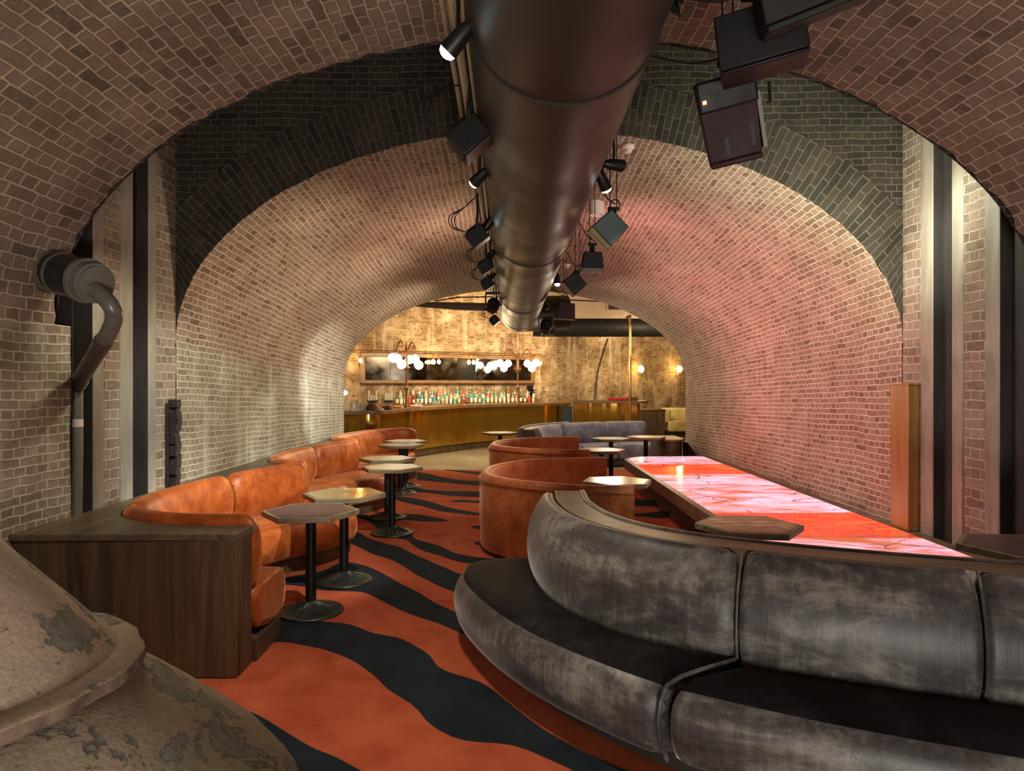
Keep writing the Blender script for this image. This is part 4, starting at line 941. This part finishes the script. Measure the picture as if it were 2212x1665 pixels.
pj,pp,R,f_=cab(1574,256,2.66,(.19,.285,.15),(.93,-.28,.17),(-.24,-.9,-.38),'boxy black and mauve projector with red light, below the big speaker',m=M['pinkcab'],front=M['pinkcab'],kind='projector',cat='projector',trap=1.12)
def PB(a,b,c): return pp+R@Vector((a,b,c))
mb=MB(); mb.box(PB(.003,0,.095),(.212,.16,.115),R); uh=mb.build('upper_housing',M['black'],pj,bevel=.01)
mb=MB(); mb.box(PB(-.08,.083,.08),(.013,.006,.013),R); mb.build('power_light',M['led'],uh)
mb=MB(); mb.box(PB(-.025,.077,-.09),(.014,.006,.06),R); mb.build('vent_slot',M['black'],pj)
mb=MB(); mb.box(PB(.07,.077,-.07),(.014,.006,.08),R); mb.build('vent_slot',M['black'],pj)
mb=MB(); mb.box(PB(.108,0,-.03),(.014,.15,.2),R); mb.build('side_panel',M['greycab'],pj)
mb=MB(); mb.tube([PB(.14,.02,.02),PB(.15,.02,.02),PB(.155,.03,.09)],.006,6); mb.build('clamp_lever',M['black'],pj)
cab(1317,492,2.6,(.165,.15,.18),(.70,.1,-.71),(.1,-.93,-.3),'teal-black speaker with golden grille hanging right of the duct',m=M['teal'],trap=.9,strip=.035)
cab(1279,562,2.6,(.165,.12,.14),(1,0,-.02),(0,-.98,-.1),'small black speaker with silver badge behind the teal one',front=M['greycab'],strip=.03)
cab(1242,611,2.6,(.17,.15,.18),(.66,.1,-.74),(.1,-.93,-.3),'black speaker with golden lower grille, right of the duct',trap=.9,strip=.03)
cab(1220,671,2.6,(.24,.2,.22),(.98,.15,-.05),(.1,-.98,-.1),'dark boxy speaker at the far right end of the duct',m=M['pinkcab'],top=3.3,trap=.85)
cab(1183,717,2.62,(.24,.08,.14),(1,.1,-.02),(0,-1,.1),'lowest small dark speaker under the moving head at the duct end',front=M['greycab'],top=3.2,trap=.7,strip=.015)
mb=MB(); random.seed(21); cb=[]
for k in range(4):
    a=Vector((.50,2.28+.03*k,3.12)); r_=lambda q: random.uniform(-q,q)
    cb+=[a,a+Vector((.03+r_(.02),.02,-.10+r_(.03))),a+Vector((.07+r_(.02),.03,-.20+r_(.03))),a+Vector((.02+r_(.01),.0,-.13)),a+Vector((.12,.0,-.14+r_(.03)))]
cb.append(Vector((.72,2.3,2.97))); mb.tube(spline(cb,5),.0055,6)
one(mb,'cable_bundle',M['black'],'tangled black cables between the duct and the big hanging speaker','cable')
# hanging tray / speaker cables done; vault fittings
def detector(px,py,label):
    Y=6.1
    for _ in range(12):
        X=(px-CX)*Y/F; z=vaultz(X,Y); Y=F*(z-.03-H)/(CY-py)
    n=Vector((-(XC-X)/A**2*1.78,0,0)); t=thing('smoke_detector',label,'smoke detector',(X,Y,z))
    mb=MB(); mb.lathe([(.0001,.0),(.055,.0),(.055,-.02),(.045,-.03),(.0001,-.03)],(X,Y,z),24); sb=mb.build('base',M['white'],t)
    mb=MB(); mb.lathe([(.03,-.03),(.03,-.055),(.025,-.06),(.0001,-.062)],(X,Y,z),24); mb.build('sensor',M['white'],sb)
detector(1357,322,'white smoke detector on the pink vault right of the duct')
detector(1000,322,'white smoke detector on the vault behind the large floodlight')
detector(1225,575,'far smoke detector on the vault right of the duct')
X=(1290-CX)*7.5/F; z=vaultz(X,7.5)
mb=MB(); mb.lathe([(.08,.02),(.08,-.13),(.072,-.13),(.068,-.02),(.0001,-.02)],(X,7.5,z),28); one(mb,'round_spout',M['white'],'short round pipe stub sticking out of the vault behind the teal speaker','pipe')

# ------------------------------------------------------------------ left wall pipe
pi=thing('drain_pipe','grey drain pipe with black socket coming out of the left wall and bending down','pipe',at(165,900,4.5))
mb=MB(); P=[at(60,575,4.3),at(110,585,4.2)]; mb.tube([at(70,575,4.25),at(95,582,4.15),at(128,590,4.1)],[.15,.14,.125],18); mb.build('mortar_collar',M['mort'],pi)
mb=MB(); mb.tube([at(125,588,4.1),at(150,595,4.05),at(185,606,3.98)],.122,32); mb.build('socket',M['barrel'],pi)
mb=MB(); mb.tube([at(183,605,3.985),at(190,607,3.975)],.13,32); mb.tube([at(190,607,3.975),at(206,612,3.94)],.115,32); mb.tube([at(206,612,3.94),at(209,613,3.935)],.1,32); mb.tube([at(136,591,4.08),at(141,592.5,4.07)],.127,32); mb.build('socket_ring',M['pvc'],pi)
mb=MB(); mb.tube(spline([at(205,625,3.93),at(222,640,3.9),at(240,662,3.9),at(247,685,3.93),at(238,712,3.98),at(226,734,4.03)],4),.046,18); mb.build('elbow',M['pvc'],pi)
mb=MB(); mb.tube([at(228,730,4.03),at(196,782,4.2),at(165,833,4.52)],.048,18); mb.build('slanting_pipe',M['pvcd'],pi)
mb=MB()
for a in (.05,.12,.2,.85,.95): mb=MB(); p=at(228,730,4.03).lerp(at(165,833,4.52),a); q=at(228,730,4.03).lerp(at(165,833,4.52),a+.02); mb.tube([p,q],.053,18); mb.build('coupling',M['pvcd'],pi)
vx=at(165,838,4.54); mb=MB(); mb.tube([vx+Vector((0,0,.03)),Vector((vx.x,vx.y,1.2)),Vector((vx.x-.005,vx.y,.82)),Vector((vx.x-.005,vx.y,.0))],.04,18); mb.build('vertical_pipe',M['pvc'],pi)
mb=MB(); mb.tube([Vector((vx.x,vx.y,1.37)),Vector((vx.x,vx.y,1.42))],.0405,18); o=mb.build('sticker',M['white'],pi)
mb=MB(); random.seed(3)
for x,w in ((351,.012),(357,.01)):
    p=at(x,878,5.62); mb.box((XL+.02,p.y,1.15),(.03,w,.68))
for k in range(14): mb.box((XL+.03,5.72+random.uniform(-.02,.02),.84+.05*k),(.07*random.uniform(.6,1.2),.06+.03*random.random(),.06))
one(mb,'iron_strap',M['rusty'],'corroded dark iron straps on the left brick pier above the ledge','iron remnant')

# ------------------------------------------------------------------ foreground flaking iron cone
ax,ay=-1.35,1.6
fc=thing('iron_cowl','huge cone-shaped old iron cowl with flaking pink-beige paint at the lower left corner','iron cowl',(ax,ay,0))
mb=MB(); mb.lathe([(.395,.988),(.35,1.035),(.30,1.095),(.225,1.18),(.15,1.265),(.08,1.34),(.03,1.385),(.0001,1.39)],(ax,ay,0),96); mb.build('upper_cone',M['paint'],fc,angle=60)
random.seed(8); mb=MB(); n=160; rings=[]
for i in range(n):
    a=2*PI*i/n; w=.004*math.sin(a*7)+.003*math.sin(a*17+1)+random.uniform(-.0015,.0015)
    rings.append([Vector((ax+(r+w*(r>.42))*math.cos(a),ay+(r+w*(r>.42))*math.sin(a),z)) for r,z in ((.33,1.0),(.40,.99),(.443,.985),(.45,.979),(.452,.958),(.446,.95),(.33,.945))])
rings.append(rings[0]); mb.loft(rings,closed=False)
for j in range(len(mb.f)): mb.mi[j]=1 if j%6>=3 else 0
mb.build('flange',[M['paint'],M['rim']],fc,angle=35)
mb=MB(); mb.lathe([(.33,.955),(.40,.94),(.45,.918),(.52,.865),(.602,.795),(.69,.715),(.775,.635),(.84,.55),(.87,.45),(.88,.014)],(ax,ay,0),96); mb.build('lower_cone',M['paint'],fc,angle=60)

# ------------------------------------------------------------------ lights
def area(name,p,t,e,col,sx,sy=None):
    l=bpy.data.lights.new(name,'AREA'); l.energy=e; l.color=col; l.size=sx
    if sy: l.shape='RECTANGLE'; l.size_y=sy
    o=bpy.data.objects.new(name,l); COL.objects.link(o); o.location=p
    o.rotation_euler=(Vector(t)-Vector(p)).to_track_quat('-Z','Y').to_euler(); return o
WM=(1,.74,.42)
# unseen warm spots added above the bar to brighten its back wall
for x,y,e in((-3.2,15.6,60),(-.8,16.8,90),(1.6,18.4,80),(4.2,20.5,70)):
    spot_light('bar_wash',(x,y,3.4),(x-.3,wallY(x),2.6),e*7,WM,120,.9,.1)
point('bar_fill',(-.5,15.6,2.7),200,WM,.4); point('bar_fill',(3.4,16.2,2.7),110,WM,.4)
spot_light('brass_wash',(-.3,14.2,3.2),(-1.2,17.2,.6),260,WM,80,.9,.3)
# red and pink washes on the right of the vault
RP=(1,.43,.43)
for y,tx,tz,e in((5.9,3.29,1.0,45),(6.8,3.29,1.6,95),(9.2,3.29,1.8,85),(7.5,2.0,3.4,50)):
    spot_light('pink_wash',(.85,y,2.5),(tx,y+.6,tz),e*1.85,RP,125,1,.08)
spot_light('pink_upwash',(2.2,9.5,.6),(2.9,8.6,3.2),80,RP,130,1,.2)
for y in (6.2,8.6,10.8): spot_light('neutral_wash',(.85,y,2.5),(3.2,y+.5,2.2),60,(1,.82,.66),130,1,.08)
# neutral washes on the left
for y,tz,e in((6.4,1.6,50),(8.6,1.6,55),(10.8,1.5,60)):
    spot_light('neutral_wash',(-.5,y,2.5),(-2.9,y+.4,tz+.4),e*2.5,(1,.84,.60),130,1,.08)
spot_light('amber_upwash',(-.4,8,2.5),(-1.6,8,4),70,(1,.66,.48),140,1,.1)
# vault and shaft around the camera
point('front_fill',(-.2,-1.3,1.1),46,(1,.82,.70),.5)
point('front_fill',(-1.5,2.4,1.9),20,(1,.82,.62),.3); point('front_fill',(2.4,2.6,1.6),12,(1,.74,.64),.3)
area('rear_fill',(.3,-1.6,.42),(1.2,4,.7),170,(1,.96,.88),1.2,.5)  # invented lamp low behind the camera, lights the faces turned to it
spot_light('carpet_spot',(-.5,3.3,2.6),(-.3,3.9,0),170,(1,.86,.7),85,.7,.1)
spot_light('carpet_spot',(-.35,6.0,2.8),(-.6,7.2,0),120,(1,.86,.7),75,.7,.1)
spot_light('carpet_spot',(-.35,9.0,2.8),(-.6,10.4,0),120,(1,.86,.7),80,.7,.1)
spot_light('pier_light',(2.55,4.9,3.7),(3.3,4.95,1.8),130,(.88,1,.82),80,.8,.05)
spot_light('pier_light',(-1.9,4.4,2.6),(-2.9,5.0,1.3),50,(1,.92,.7),100,.8,.05)
spot_light('ring_light',(2.3,4.6,2.3),(2.6,5.8,3.2),330,(.95,1,.78),120,1,.1)
spot_light('ring_light',(-2.3,4.6,2.0),(-2.3,5.8,2.2),3,(1,.9,.8),120,1,.1)
point('cross_fill',(2,14.0,2.0),60,(1,.8,.6),.3)
spot_light('floor_fill',(-.8,14.2,3.3),(-.7,14.6,0),200,(1,.86,.6),90,.8,.1)  # unseen spot added to brighten the cream floor the brass reflects
spot_light('sofa_fill',(.9,10.5,2.8),(1.9,13.6,.5),150,(1,.9,.85),60,.8,.1)  # unseen spot added to lift the far grey-blue sofa

w=bpy.data.worlds.new('World'); bpy.context.scene.world=w; w.use_nodes=True
w.node_tree.nodes['Background'].inputs[0].default_value=(.02,.015,.012,1); w.node_tree.nodes['Background'].inputs[1].default_value=1
cam=bpy.data.cameras.new('Camera'); co=bpy.data.objects.new('Camera',cam); COL.objects.link(co)
co.location=(0,0,H); co.rotation_euler=(PI/2,0,0); cam.sensor_width=36; cam.lens=F/2212*36
cam.shift_x=(1106-CX)/2212; cam.shift_y=(CY-832.5)/2212; cam.clip_start=.05
sc=bpy.context.scene; sc.camera=co
sc.view_settings.view_transform='Standard'; sc.view_settings.look='None'; sc.view_settings.gamma=1; sc.view_settings.exposure=0
sc.view_settings.use_curve_mapping=False
